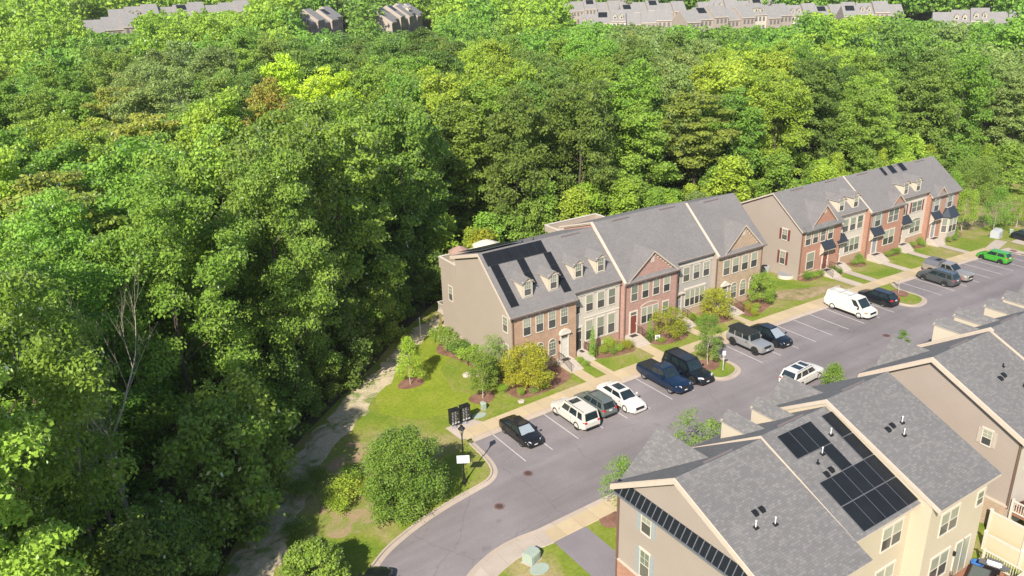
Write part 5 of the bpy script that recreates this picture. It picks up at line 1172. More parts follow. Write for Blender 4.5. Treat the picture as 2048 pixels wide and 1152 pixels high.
sp_ = [(18.3, 6.3, 1.7, 1.5, 'lime', "biggest round yellow-green bush before the white siding house"), (17.2, 5.9, 1.1, .9, 'lime', "small round bush between the tall evergreen and the biggest bush"), (19.8, 5.2, 1.4, 1.2, 'gold', "reddish gold round bush right of the biggest bush"),
 (18.9, 5.3, 1.0, .9, 'lime', "low round bush in front of the biggest bush"), (17.9, 5.2, .9, .8, 'bright', "little bush at the lawn edge before the white house"), (24.0, 5.6, 1.2, .8, 'lime', "yellow-green bush beside the shorter evergreen"), (23.7, 4.3, 1.0, .6, 'lime', "flat bush beside the lawn sign"),
 (26.4, 4.5, 1.0, .6, 'lime', "low bush right of the small golden tree"), (30.4, 6.3, 1.5, .9, 'lime', "low spreading bush below the grey house windows"), (31.4, 5.2, 1.6, 1.0, 'bright', "green spreading bush before the grey house"), (30.0, 4.9, 1.2, .9, 'bright', "green bush nearest the grey house steps"),
 (36.9, 4.2, .8, 1.4, 'rust', "reddish shrub beside the teal door steps"), (38.0, 5.3, 1.0, .9, 'mid', "round bush under the first arched window"), (37.6, 3.9, 1.0, .6, 'lime', "yellow-green bush at the front of the gold brick bed"), (38.8, 4.6, 1.0, .6, 'lime', "second yellow-green bush of the gold brick bed"), (36.8, 3.1, .9, .7, 'gold', "golden tuft at the pavement end of the gold brick bed"), (41.0, 4.7, 1.1, .8, 'mid', "dark bush under the corner tree"),
 (50.9, 7.1, 1.4, 1.3, 'bright', "largest round bush before the red brick end house"), (52.3, 7.1, 1.1, .95, 'bright', "middle round bush before the red brick end house"), (53.5, 7.1, 1.0, .9, 'bright', "round bush nearest the red brick end house steps"), (52.9, 7.0, .6, .5, 'sage', "tiny grey tuft between round bushes"),
 (56.2, 7.2, 1.1, .9, 'mid', "bush between the first two flights of steps of the far row"), (56.4, 6.4, .9, .7, 'bright', "low bush in front of it between the two flights"), (60.6, 7.2, 1.1, 1.0, 'mid', "dark round bush before the white house of the far row"), (62.5, 7.9, 1.2, 1.2, 'mid', "taller bush against the far row's white house corner"), (61.9, 7.0, 1.0, .9, 'bright', "round bush in front of the taller corner bush"),
 (67.6, 7.1, 1.0, .7, 'mid', "first bush of four under the grey-shuttered house window"), (68.5, 7.2, 1.0, .7, 'bright', "second bush of four under that window"), (69.5, 7.2, 1.2, .9, 'mid', "third and largest bush of four there"), (70.4, 7.3, .9, .8, 'bright', "fourth bush beside the dark red shuttered house steps"),
 (74.6, 7.8, 1.1, .9, 'mid', "dark bush below the arched double window"), (76.4, 8.0, 1.2, 1.2, 'mid', "tall bush at the downspout of the far end house"), (76.0, 7.2, 1.0, .9, 'bright', "round bush in front of that tall bush"), (81.3, 6.5, .9, .9, 'mid', "bush at the foot of the bay window"), (82.9, 6.6, 1.1, .8, 'bright', "second bush along the bay window"), (84.5, 7.3, 1.1, .9, 'bright', "bush at the far corner of the bay window"), (85.9, 8.3, 1.3, 1.2, 'mid', "last bush beyond the far end house"),
 (5.6, 3.9, .8, .9, 'lime', "small upright bush under the golden tree, left"), (6.9, 3.6, 1.0, .5, 'sage', "low grey-green plant under the golden tree"), (8.2, 3.7, 1.1, .6, 'bright', "low plant with broad leaves right of the golden tree trunk"), (4.6, 5.6, 1.2, 1.0, 'lime', "round bright bush at the cream wall corner"), (14.1, 4.9, .8, .7, 'bright', "clipped hedge end between the two nearest flights of steps"), (14.1, 5.8, .8, .7, 'bright', "clipped hedge part nearer the wall between those steps")]
for i, (x, y, w, hh, lf, lb) in enumerate(sp_): shrub(x, y, w, hh, lf, lb, i)
for i, (x, y, w, hh, lf) in enumerate([(5.2, 18.6, 2.0, 2.2, 'bright'), (5.3, 16.9, 2.0, 1.8, 'sage'), (5.5, 15.2, 2.0, 1.7, 'olive'), (5.5, 13.5, 2.0, 1.9, 'bright'), (5.6, 11.9, 1.9, 1.7, 'olive'), (5.4, 10.2, 2.0, 2.2, 'sage'), (5.9, 8.7, 1.4, 1.6, 'sage')]):
    shrub(x, y, w, hh, lf, "%s wild shrub along the cream side wall, counted from its back corner" % ORD[i], i, 'wild')
for i, (x, y, w, hh, lf, lb) in enumerate([(-14.2, -.8, 2.9, 2.2, 'lime', "big yellow-green bush on the bare earth left of the large bushy tree"), (-13.0, 1.0, 2.0, 1.5, 'lime', "smaller yellow-green bush behind the big one on the bare earth"), (-15.2, -1.9, 2.0, 1.6, 'lime', "yellow-green bush at the lower end of the bare earth"), (-12.4, -1.6, 2.0, 1.5, 'gold', "straw tinged grassy bush between the yellow bush and the large tree"), (-10.3, 1.0, 2.4, 2.0, 'bright', "light green bush behind the large bushy tree"),
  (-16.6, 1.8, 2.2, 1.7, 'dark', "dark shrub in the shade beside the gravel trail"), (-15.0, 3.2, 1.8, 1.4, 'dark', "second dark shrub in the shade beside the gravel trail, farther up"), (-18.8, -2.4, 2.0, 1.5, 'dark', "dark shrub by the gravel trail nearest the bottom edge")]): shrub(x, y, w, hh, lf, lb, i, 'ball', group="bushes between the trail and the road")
# young growth along the wood's edge
ORDL = ORD+["tenth", "eleventh", "twelfth", "thirteenth", "fourteenth", "fifteenth", "sixteenth", "seventeenth", "eighteenth", "nineteenth", "twentieth"]+["last"]*20
pts = resample([(150, 14), (136, 23), (125, 30), (112, 31), (96, 31), (60, 29.5), (40, 30.5), (20, 31.5), (10, 31.5), (5.8, 27.8), (.9, 24.0), (-3.5, 20.4), (-9.4, 15.4), (-13.6, 11.9), (-17.7, 8.3), (-20.6, 4.6), (-25.4, -2.6), (-29.5, -9)], 2.6)
EDL = ["right of the far row", "behind the far row", "behind the gap between the rows", "behind the near row", "beside the upper trail", "beside the middle trail", "beside the lower trail"]
es = {}
for i, (x, y) in enumerate(pts):
    x += rg.uniform(-.7, .7); y += rg.uniform(-.5, 1.6); s = rg.uniform(.55, 1.15)
    if x > 50: s *= .8
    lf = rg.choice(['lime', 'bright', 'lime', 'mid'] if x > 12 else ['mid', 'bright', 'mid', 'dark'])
    z_ = 0 if x > 92 else 1 if x > 56 else 2 if x > 42 else 3 if x > 6 else 4 if x > -6 else 5 if x > -19 else 6
    es.setdefault((z_, lf), []).append((x, y, s, lf))
for (z_, lf), L in es.items():
    for k, (x, y, s, _) in enumerate(L):
        plant_tree("edge_tree", rg.choice(["edge", "edge2"]), x, y, G(x), s, rg.uniform(0, 6), lf, "low %s tree at wood's edge %s, %s from right" % (KN_[lf].replace("fresh ", "").replace("very ", ""), EDL[z_], ORDL[k]), "tree", "low trees along the wood's edge", sz=s*rg.uniform(.85, 1.2))

for x, y, hh, w, lf, lb in ((30.4, 28, 10.8, 1.05, 'lime', "pointed bright young tree just behind the grey siding house roof"), (39.0, 28, 10.6, 1.35, 'lime', "wide bright young tree behind the gold brick house roof"), (44.0, 27.8, 8.6, .9, 'bright', "smaller bright tree behind the end of the near row"), (59.5, 28.2, 11.2, 1.5, 'lime', "broad bright tree behind the red brick end house of the far row"),
  (70.0, 28.0, 10.4, 1.45, 'bright', "bright pointed tree behind the middle of the far row"), (80.5, 27.6, 7.6, 1.1, 'lime', "low bright tree behind the far end of the far row"), (52.0, 27.5, 7.0, 1.1, 'sage', "greyish round tree showing in the gap between the two rows"), (114.5, 24.5, 8.5, 1.25, 'mid', "dense mid green tree deep in the dry meadow at the right edge"), (122.0, 20.0, 9.5, 1.4, 'mid', "dense tree nearest the right edge above the dry meadow"), (106.5, 25.5, 7.5, 1.1, 'bright', "bright low tree at the back of the dry meadow"), (96.5, 25.0, 7.8, 1.1, 'lime', "yellow-green low tree behind the far end house corner"),
  (16.2, 27.6, 8.4, 1.1, 'gold', "yellow tinged tree behind the roof terrace umbrellas")):
    plant_tree("young_tree", "edge", x, y, G(x), w, x, lf, lb, "tree", None, sz=hh/9.3)

# ================================================================ STREET FURNITURE
def lamp():
    x, y = -5.64, -4.63; z = G(x)+.1; o = thing("street_lamp", "black street lamp with lantern head and a white notice board on its post", "street lamp", (x, y, z))
    m = MB(); m.lathe([(0, 0), (.2, 0), (.2, .12), (.13, .35), (.1, .8), (.06, 1.0), (.05, 4.35), (.09, 4.42), (.05, 4.5), (.12, 4.6)], (x, y, z), 10); m.build("post", "black_metal", o)
    m = MB(); m.lathe([(.10, 4.6), (.19, 4.95), (.19, 4.97)], (x, y, z), 6); l_ = m.build("lantern_glass", "lamp_glass", o) if 'lamp_glass' in MATS else (flat("lamp_glass", (.35, .33, .28), .2, var=0), m.build("lantern_glass", "lamp_glass", o))
    m = MB()
    for i in range(6): a = i*math.pi/3; m.tube((x+.11*math.cos(a), y+.11*math.sin(a), z+4.6), (x+.2*math.cos(a), y+.2*math.sin(a), z+4.98), .014, n=4)
    m.lathe([(.30, 4.98), (.27, 5.03), (.14, 5.16), (.10, 5.3), (.0, 5.36)], (x, y, z), 8); m.lathe([(.0, 4.97), (.30, 4.98)], (x, y, z), 8); m.build("lantern_roof", "black_metal", o)
    u = Vector((math.cos(-.55), math.sin(-.55), 0)); n = Vector((u.y, -u.x, 0)); m = MB(); m.wallbox((x, y, z), u, n, -.5, .5, 1.9, 2.6, .06, .09); s = m.build("notice_board", "white_sign", o)
    m = MB()
    for k, (a, b, r0, r1) in enumerate(((-.34, .36, 2.43, 2.5), (-.4, .4, 2.33, 2.39), (-.32, .34, 2.17, 2.2), (-.32, -.06, 2.05, 2.13), (.0, .12, 2.03, 2.14), (.18, .36, 2.05, 2.13), (-.28, .3, 1.96, 1.99))):
        L = b-a; q = int(L/.07)
        for i in range(q): m.wallbox((x, y, z), u, n, a+L*i/q, a+L*i/q+.045, r0, r1, .09, .094, 0 if k < 2 else 1)
    m.build("lettering", ["sign_grey", "sign_brown"], s)
flat("white_sign", (.72, .70, .70), .5, var=0); flat("sign_grey", (.28, .27, .33), .6, var=0); flat("sign_brown", (.38, .22, .2), .6, var=0)
lamp()
def mailbox(x, y, label):
    z = G(x)+.15; o = thing("mailbox_unit", label, "mailbox", (x, y, z), 0, "cluster mailboxes on the concrete pad")
    m = MB(); m.lathe([(0, 0), (.26, 0), (.26, .05), (.12, .1), (.1, .45)], (x, y, z), 12); m.build("pedestal", "door_grey", o)
    m = MB(); w, d = .44, .24; m.box(x-w, x+w, y-d, y+d, z+.42, z+1.75); m.prism([(x-w-.03, y-d-.04, z+1.755), (x+w+.03, y-d-.04, z+1.755), (x+w+.03, y-d-.04, z+1.82), (x-w-.03, y-d-.04, z+1.82)], (0, 2*d+.08, 0)); m.box(x-.08, x+.08, y-.08, y+.08, z+1.82, z+1.88); m.build("cabinet", "black_metal", o)
    m = MB()
    for i in range(2):
        for j in range(7): x0 = x-.40+i*.28; z0 = z+.62+j*.155; m.box(x0, x0+.26, y-d-.012, y-d-.002, z0, z0+.14)
    m.box(x+.17, x+.41, y-d-.012, y-d-.002, z+.62, z+1.1); m.box(x+.17, x+.41, y-d-.012, y-d-.002, z+1.13, z+1.68); m.build("locker_door", "mail_door", o)
    m = MB()
    for i in range(2):
        for j in range(7): x0 = x-.34+i*.28; z0 = z+.67+j*.155; m.box(x0, x0+.1, y-d-.02, y-d-.012, z0, z0+.035); m.box(x0+.14, x0+.165, y-d-.02, y-d-.012, z0, z0+.03)
    for z0 in (z+.85, z+1.4): m.box(x+.2, x+.24, y-d-.02, y-d-.012, z0, z0+.05)
    for i in range(3): m.box(x-.36+i*.28, x-.2+i*.28, y-d-.02, y-d-.002, z+.47, z+.58)
    m.build("number_plate", "pipe_white", o)
flat("mail_door", (.028, .03, .028), .4, var=0)
mailbox(-2.15, 3.0, "left unit of the pair of black cluster mailboxes"); mailbox(-1.05, 3.0, "right unit of the pair of black cluster mailboxes")
def sign_post(x, y):
    z = G(x)+.1; o = thing("parking_sign", "small white sign on a thin post on the near parking island", "sign", (x, y, z)); m = MB(); m.box(x-.025, x+.025, y-.02, y+.02, z-.2, z+2.1); m.build("post", "pipe_white", o)
    u = Vector((.8, -.6, 0)); n = Vector((-.6, -.8, 0)); m = MB(); m.wallbox((x, y, z), u, n, -.16, .16, 1.65, 2.12, .02, .035); s = m.build("sign_plate", "white_sign", o)
    m = MB()
    for r0, a, b in ((2.0, -.1, .1), (1.93, -.08, .08), (1.8, -.11, .11), (1.74, -.07, .07)): m.wallbox((x, y, z), u, n, a, b, r0, r0+.025, .035, .038)
    m.build("lettering", "sign_brown", s)
sign_post(24.2, -4.0)
def box_cabinet(name, x, y, w, d, hgt, mat, label, cat, rz=0):
    z = G(x)+.11; o = thing(name, label, cat, (x, y, z), rz, local=True); m = MB()
    m.box(-w/2, w/2, -d/2, d/2, 0, hgt*.8); m.prism([(-w/2, -d/2, hgt*.8), (-w/2, d/2, hgt*.8), (-w/2, d/2-.12*d, hgt), (-w/2, -d/2+.25*d, hgt)], (w, 0, 0)); m.build("cabinet", mat, o)
    m = MB(); m.box(-w/2-.08, w/2+.08, -d/2-.08, d/2+.08, -.1, .04); m.build("base_pad", "concrete_pale", o)
    m = MB(); m.box(-w*.36, -.02, -d/2-.02, -d/2+.005, .12, hgt*.7); m.box(.02, w*.36, -d/2-.02, -d/2+.005, .12, hgt*.7); m.build("door", mat, o); return o
flat("util_green", (.34, .40, .33), .6); flat("util_grey", (.42, .43, .44), .6)
box_cabinet("transformer_box", -6.5, -15.25, 1.0, .85, .85, "util_green", "pale green transformer box on the grass inside the road bend", "utility box", .35)
box_cabinet("transformer_box", 90.2, 4.4, 1.7, 1.2, 1.2, "util_grey", "large grey transformer box on the lawn at the right edge", "utility box", .2)
def pedestal(x, y, label):
    z = G(x)+.11; o = thing("cable_pedestal", label, "utility box", (x, y, z)); m = MB(); m.box(x-.2, x+.2, y-.16, y+.16, z-.05, z+.62); m.build("housing", "util_green", o); m = MB(); m.prism([(x-.23, y-.19, z+.62), (x+.23, y-.19, z+.62), (x+.16, y-.1, z+.74), (x-.16, y-.1, z+.74)], (0, .38, 0)); m.build("cap", "util_green", o)
pedestal(1.5, 4.0, "small green cable pedestal on the lawn by the mailboxes"); pedestal(94.2, 4.2, "small pale cable pedestal right of the large grey transformer")
for x, y, sx, sy, lb in ((.6, 3.3, .72, .42, "oval green utility lid in the grass beside the small pedestal"), (-6.55, -16.3, .75, .55, "green utility lid in the grass behind the transformer box")):
    m = MB(); z = G(x)+.12; m.prism([(x+sx*math.cos(t/12*6.283), y+sy*math.sin(t/12*6.283), z) for t in range(12)], (0, 0, .05)); m.face([(x-.12, y-.02, z+.053), (x+.12, y-.02, z+.053), (x+.12, y+.02, z+.053), (x-.12, y+.02, z+.053)]); tag(m.build("utility_lid", "util_green", origin=(x, y, z)), lb, "utility lid")
flat("cast_iron", (.17, .10, .085), .8, var=.2, scale=12)
for x, y, lb in ((-.8, -6.6, "round iron manhole cover in front of the black sedan"), (-4.95, -8.75, "round iron manhole cover in the middle of the road bend"), (44.2, -8.4, "faint round manhole cover on the road below the white van")):
    z = G(x); o = thing("manhole_cover", lb, "manhole cover", (x, y, z), 0, "manhole covers"); m = MB(); m.lathe([(.0, .012), (.28, .012), (.28, .018), (.31, .018), (.31, .006), (.37, .006), (.37, .02), (.42, .02), (.42, .0)], (x, y, z), 24); m.build("rim", "cast_iron", o)
    m = MB()
    for i in range(-3, 4): w = math.sqrt(.28**2-(i*.075)**2); m.box(x-w, x+w, y+i*.075-.014, y+i*.075+.014, z+.012, z+.022)
    m.build("tread", "black_metal", o)
z = G(85)+.15; m = MB(); m.box(84.7, 85.5, -1.1, -.3, z+.0, z+.03); tag(m.build("drain_grate", "cast_iron", origin=(85.1, -.7, z)), "rusty drain grate in the pale pad at the end of the bays", "drain")
# conditioner and window well beside the tan wall
def ac(x, y):
    z = G(x)+.11; o = thing("air_conditioner", "grey air conditioner between the two rows at the tan wall", "air conditioner", (x, y, z)); m = MB(); m.box(x-.4, x+.4, y-.4, y+.4, z, z+.85); m.build("casing", "util_grey", o); m = MB(); m.lathe([(0, .86), (.33, .86), (.33, .88), (.3, .9)], (x, y, z), 16); m.build("fan_grille", "black_metal", o)
ac(49.0, 12.2)
x, y = 49.05, 9.4; z = G(x)+.1; o = thing("window_well", "white rounded window well with clear cover at the foot of the tan side wall", "window well", (x, y, z)); m = MB()
pr = [(x+.7, y-1.0)]+[(x+.7-1.15*math.sin(t*math.pi/10), y-1.0*math.cos(t*math.pi/10)) for t in range(1, 10)]+[(x+.7, y+1.0)]
for a, b in zip(pr, pr[1:]): m.hexa([(*a, z-.1), (*b, z-.1), (b[0]+.06, b[1], z-.1), (a[0]+.06, a[1], z-.1), (*a, z+.45), (*b, z+.45), (b[0]+.06, b[1], z+.45), (a[0]+.06, a[1], z+.45)])
m.build("rim", "white_trim", o); m = MB(); m.prism([(a, b, z+.46) for a, b in pr], (0, 0, .03)); m.build("cover", "door_grey", o)
# lawn sign
x, y = 23.6, 4.7; z = G(x)+.12; o = thing("garden_sign", "little white sign stuck in the mulch beside the shorter evergreen", "sign", (x, y, z)); m = MB(); m.wallbox((x, y, z), (.9, -.43, 0), (-.43, -.9, 0), -.27, .27, .25, .75, 0, .03); s = m.build("sign_plate", "white_sign", o)
m = MB(); m.wallbox((x, y, z), (.9, -.43, 0), (-.43, -.9, 0), -.17, .17, .38, .62, .03, .035); m.build("emblem", "sign_grey", s); m = MB(); m.tube((x-.2, y+.09, z-.1), (x-.2, y+.09, z+.3), .012, n=4); m.tube((x+.2, y-.09, z-.1), (x+.2, y-.09, z+.3), .012, n=4); m.build("leg", "pipe_white", o)
# white marker pole by the trail
x, y = 4.2, 21.6; z = G(x)+.1; m = MB(); m.tube((x, y, z-.2), (x, y, z+2.3), .05, n=6); tag(m.build("marker_pole", "pipe_white", origin=(x, y, z)), "thin white marker pole at the edge of the shaded trail", "pole")
# rocks in the bed
for i, (x, y, s) in enumerate([(-12.9, 2.6, .45), (-12.3, 2.1, .3), (3.6, 10.6, .5), (4.6, 9.9, .4), (5.0, 3.0, .35), (-16.9, 5.4, .3)]):
    bm_ = bmesh.new(); bmesh.ops.create_icosphere(bm_, subdivisions=2, radius=s); rr = random.Random(i)
    for v in bm_.verts: v.co *= 1+rr.uniform(-.18, .18); v.co.z *= .5
    me = bpy.data.meshes.new("rock"); bm_.to_mesh(me); bm_.free(); me.materials.append(MATS["concrete_pale"]); o = bpy.data.objects.new("rock", me); COL.objects.link(o); o.location = (x, y, G(x)+.15)
    tag(o, ["larger pale rock on the bare earth bed", "smaller pale rock on the bare earth bed", "pale flat stone beside the wild shrubs of the cream wall", "second pale stone beside the wild shrubs, nearer the front", "pale stone at the front end of the corner mulch bed", "pale rock lying on the shaded trail"][i], "rock", "pale rocks")
# patio umbrellas on the roof terrace
def umbrella(x, y, z, R, mat, label, tilt=0):
    o = thing("patio_umbrella", label, "umbrella", (x, y, z), 0, "umbrellas on the roof terrace", local=True); m = MB(); m.tube((0, 0, 0), (0, 0, 2.3), .03, n=6); m.build("pole", "pipe_white", o)
    m = MB(); m.lathe([(R, 1.62), (R*.99, 1.8), (R*.5, 2.15), (.05, 2.38), (0, 2.42)], (0, 0, 0), 8); c = m.build("canopy", mat, o)
    m = MB()
    for i in range(8): a = i*math.pi/4; m.tube((0, 0, 2.3), (R*.97*math.cos(a), R*.97*math.sin(a), 1.8), .012, n=4)
    m.build("ribs", "pipe_white", o)
flat("canvas_brown", (.34, .22, .17), .9); flat("canvas_cream", (.62, .55, .44), .9)
umbrella(8.3, 19.3, 8.2, 1.2, "canvas_brown", "brown umbrella on the roof terrace of the end house"); umbrella(11.7, 19.3, 8.2, 1.6, "canvas_cream", "cream umbrella on the roof terrace of the end house")
# fences between the decks
siding("vinyl_panel", (.60, .52, .36), lap=5)
for x, y0, y1, z1, lb in ((18.9, -32.6, -36.6, 1.85, "lower cream vinyl privacy fence beside the rear deck"), (20.75, -31.9, -36.0, 2.4, "taller cream vinyl privacy fence behind the lower one")):
    o = thing("privacy_fence", lb, "fence", (x, y0, G(x)), 0, "cream vinyl fences"); m = MB(); m.box(x-.03, x+.03, y1, y0, -1.6, z1-.15); m.build("panel", "vinyl_panel", o)
    m = MB(); m.box(x-.05, x+.05, y1, y0, z1-.15, z1); m.build("top_rail", "white_trim", o)
    for y in (y0, y0-2.4): m = MB(); m.box(x-.08, x+.08, y-.08, y+.08, -1.6, z1+.08); m.prism([(x-.1, y-.1, z1+.08), (x+.1, y-.1, z1+.08), (x, y-.1, z1+.18)], (0, .2, 0)); m.build("post", "white_trim", o)
# deck furniture
def table():
    o = thing("patio_table", "glass topped patio table with dark frame on the rear deck", "table", (14.6, -34.5, 1.0), .3, local=True); m = MB(); m.box(-.85, .85, -.5, .5, .70, .72); m.build("table_top", "table_glass", o)
    m = MB(); [m.box(a, b, c, d, .66, .73) for a, b, c, d in ((-.9, -.85, -.55, .55), (.85, .9, -.55, .55), (-.85, .85, -.55, -.5), (-.85, .85, .5, .55))]; m.build("rim", "door_dark", o)
    for x, y in ((-.8, -.45), (.8, -.45), (.8, .45), (-.8, .45)): m = MB(); m.tube((x, y, 0), (x, y, .68), .03, n=6); m.build("leg", "door_dark", o)
flat("table_glass", (.10, .12, .11), .12, var=0); flat("wicker", (.17, .10, .06), .8); flat("cushion", (.62, .56, .46), .9)
table()
ch = thing("patio_chair", "brown patio chair with pale cushion nearest the house wall on the deck", "chair", (13.3, -34.0, 1.0), .6, "patio chairs round the glass table", local=True)
m = MB(); m.box(-.3, .3, -.3, .3, .32, .4); m.build("seat", "wicker", ch); m = MB(); m.box(-.27, .27, -.27, .27, .4, .48); m.build("cushion", "cushion", ch)
m = MB(); m.hexa([(-.3, .26, .35), (.3, .26, .35), (.3, .32, .35), (-.3, .32, .35), (-.3, .4, .95), (.3, .4, .95), (.3, .46, .95), (-.3, .46, .95)]); m.build("backrest", "wicker", ch)
for s in (-.33, .27): m = MB(); m.box(s, s+.06, -.3, .35, .58, .63); m.box(s, s+.05, -.3, -.25, 0, .58); m.box(s, s+.05, .27, .32, 0, .58); m.build("armrest", "wicker", ch)
for (x, y, r, lb) in ((13.6, -35.2, 2.2, "brown patio chair at the lower end of the glass table"), (15.5, -35.5, 3.6, "brown patio chair on the far side of the glass table")): c = dup(ch, loc=(x, y, 1.0), rz=r); c['label'] = lb
o = thing("barbecue_grill", "gas grill with rounded steel lid on the rear deck beside the railing", "grill", (16.2, -34.6, 1.0), -1.2, local=True); flat("steel", (.35, .36, .38), .25, metal=.8, var=0)
m = MB(); m.box(-.4, .4, -.28, .28, .1, .8); m.build("cabinet", "black_metal", o); m = MB(); m.prism([(-.42, -.3, .8), (-.42, .3, .8), (-.42, .3, 1.0), (-.42, .12, 1.15), (-.42, -.15, 1.15), (-.42, -.3, .98)], (.84, 0, 0)); m.build("lid", "steel", o); m = MB(); m.box(-.85, -.42, -.25, .25, .78, .82); m.box(.42, .85, -.25, .25, .78, .82); m.build("side_shelf", "steel", o); m = MB(); m.tube((-.35, -.36, .95), (.35, -.36, .95), .02, n=5); m.build("handle", "pipe_white", o)
o = thing("plastic_tub", "blue plastic tub against the deck wall by the patio door", "tub", (16.1, -33.65, 1.0), 0, local=True); flat("blue_plastic", (.05, .16, .40), .4); m = MB(); m.lathe([(0, .02), (.26, .02), (.36, .34), (.40, .35), (.40, .38), (.34, .38), (.25, .06), (0, .06)], (0, 0, 0), 16); m.build("bowl", "blue_plastic", o)
o = thing("garden_chair", "bright blue round chair on the upper deck at the right edge", "chair", (22.3, -33.7, 2.4), 0, local=True); m = MB(); m.lathe([(0, .35), (.3, .38), (.48, .6), (.55, .95), (.5, .97), (.42, .62), (0, .42)], (0, 0, 0), 16); m.build("seat", "blue_plastic", o); m = MB(); [m.tube((.2*a, .2*b, .4), (.4*a, .4*b, 0), .02, n=5) for a, b in ((1, 1), (1, -1), (-1, 1), (-1, -1))]; m.build("leg", "black_metal", o)
# ================================================================ VEHICLES (nose towards +x in their own frame)
def paint_mat(name, col, metal=.2, rough=.28):
    m, n, l, b = newmat(name); b.inputs["Base Color"].default_value = c4(col); b.inputs["Metallic"].default_value = metal; b.inputs["Roughness"].default_value = rough
    b.inputs["Coat Weight"].default_value = .6; b.inputs["Coat Roughness"].default_value = .05
    tc = N(n, "ShaderNodeTexCoord"); no = N(n, "ShaderNodeTexNoise", Scale=2.5, Detail=6.0); l.new(tc.outputs["Object"], no.inputs["Vector"])
    mr = N(n, "ShaderNodeMapRange"); mr.inputs["To Min"].default_value = rough-.08; mr.inputs["To Max"].default_value = rough+.12; l.new(no.outputs["Fac"], mr.inputs["Value"]); l.new(mr.outputs[0], b.inputs["Roughness"])
paint_mat("paint_black", (.012, .011, .011)); paint_mat("paint_pearl", (.62, .585, .51), 0, .3); paint_mat("paint_sagegrey", (.16, .185, .165), .3); paint_mat("paint_white", (.68, .65, .60), 0)
paint_mat("paint_blue", (.012, .035, .085), .5); paint_mat("paint_darkblue", (.010, .014, .020), .3); paint_mat("paint_silver", (.42, .42, .42), .5, .33); paint_mat("paint_van", (.70, .67, .60), 0, .35)
paint_mat("paint_green", (.06, .36, .03), .2); paint_mat("paint_grey", (.11, .12, .125), .5); paint_mat("paint_tan", (.42, .37, .32), .5, .35)
flat("rubber", (.018, .017, .017), .85, var=0); flat("rim_silver", (.50, .49, .47), .3, metal=.7, var=0); flat("rim_dark", (.05, .05, .05), .35, metal=.6, var=0); flat("plastic_black", (.018, .018, .019), .6, var=0)
flat("car_glass", (.016, .026, .03), .04, spec=.7, var=.35, scale=2.2); flat("lamp_red", (.45, .02, .02), .25, var=0); flat("lamp_clear", (.55, .56, .56), .15, var=0); flat("lamp_amber", (.6, .2, .03), .3, var=0); flat("sunshade", (.42, .47, .5), .35, metal=.4, var=.1); flat("plate", (.65, .66, .7), .4, var=0); flat("fabric_top", (.016, .017, .017), .9, var=.1); flat("cap_grey", (.13, .13, .15), .6)
def wheel(par, x, y, r, w, rim="rim_silver", spokes=5):
    s = 1 if y > 0 else -1; hub = bpy.data.objects.new("wheel", None); COL.objects.link(hub); hub.parent = par; hub.location = (0, 0, 0)
    m = MB(); yo = y; yi = y-s*w
    pr = [(r*.62, yi), (r*.93, yi), (r, yi+s*.03), (r, yo-s*.03), (r*.93, yo), (r*.64, yo), (r*.62, yo-s*.03)]
    m.lathe([(a, b) for a, b in pr], (x, 0, r), 20, axis='y'); m.build("tyre", "rubber", hub, smooth=False)
    m = MB(); m.lathe([(r*.64, yo-s*.01), (r*.56, yo-s*.03), (r*.5, yo-s*.10), (0, yo-s*.10)], (x, 0, r), 20, axis='y')
    for k in range(spokes):
        a = 2*math.pi*k/spokes+.3; c_, s_ = math.cos(a), math.sin(a); q = r*.07
        P = lambda u, v, yy: (x+c_*u-s_*v, yy, r+s_*u+c_*v)
        m.hexa([P(0, -q*1.3, yo-s*.09), P(r*.6, -q, yo-s*.09), P(r*.6, q, yo-s*.09), P(0, q*1.3, yo-s*.09), P(0, -q*1.3, yo-s*.03), P(r*.6, -q, yo-s*.02), P(r*.6, q, yo-s*.02), P(0, q*1.3, yo-s*.03)])
    m.lathe([(0, yo-s*.015), (r*.13, yo-s*.02), (r*.13, yo-s*.09)], (x, 0, r), 10, axis='y'); m.build("rim", rim, hub)
def interp(tab, x):
    if x <= tab[0][0]: return tab[0][1]
    for (a, p), (b, q) in zip(tab, tab[1:]):
        if x <= b: return p+(q-p)*(x-a)/(b-a)
    return tab[-1][1]
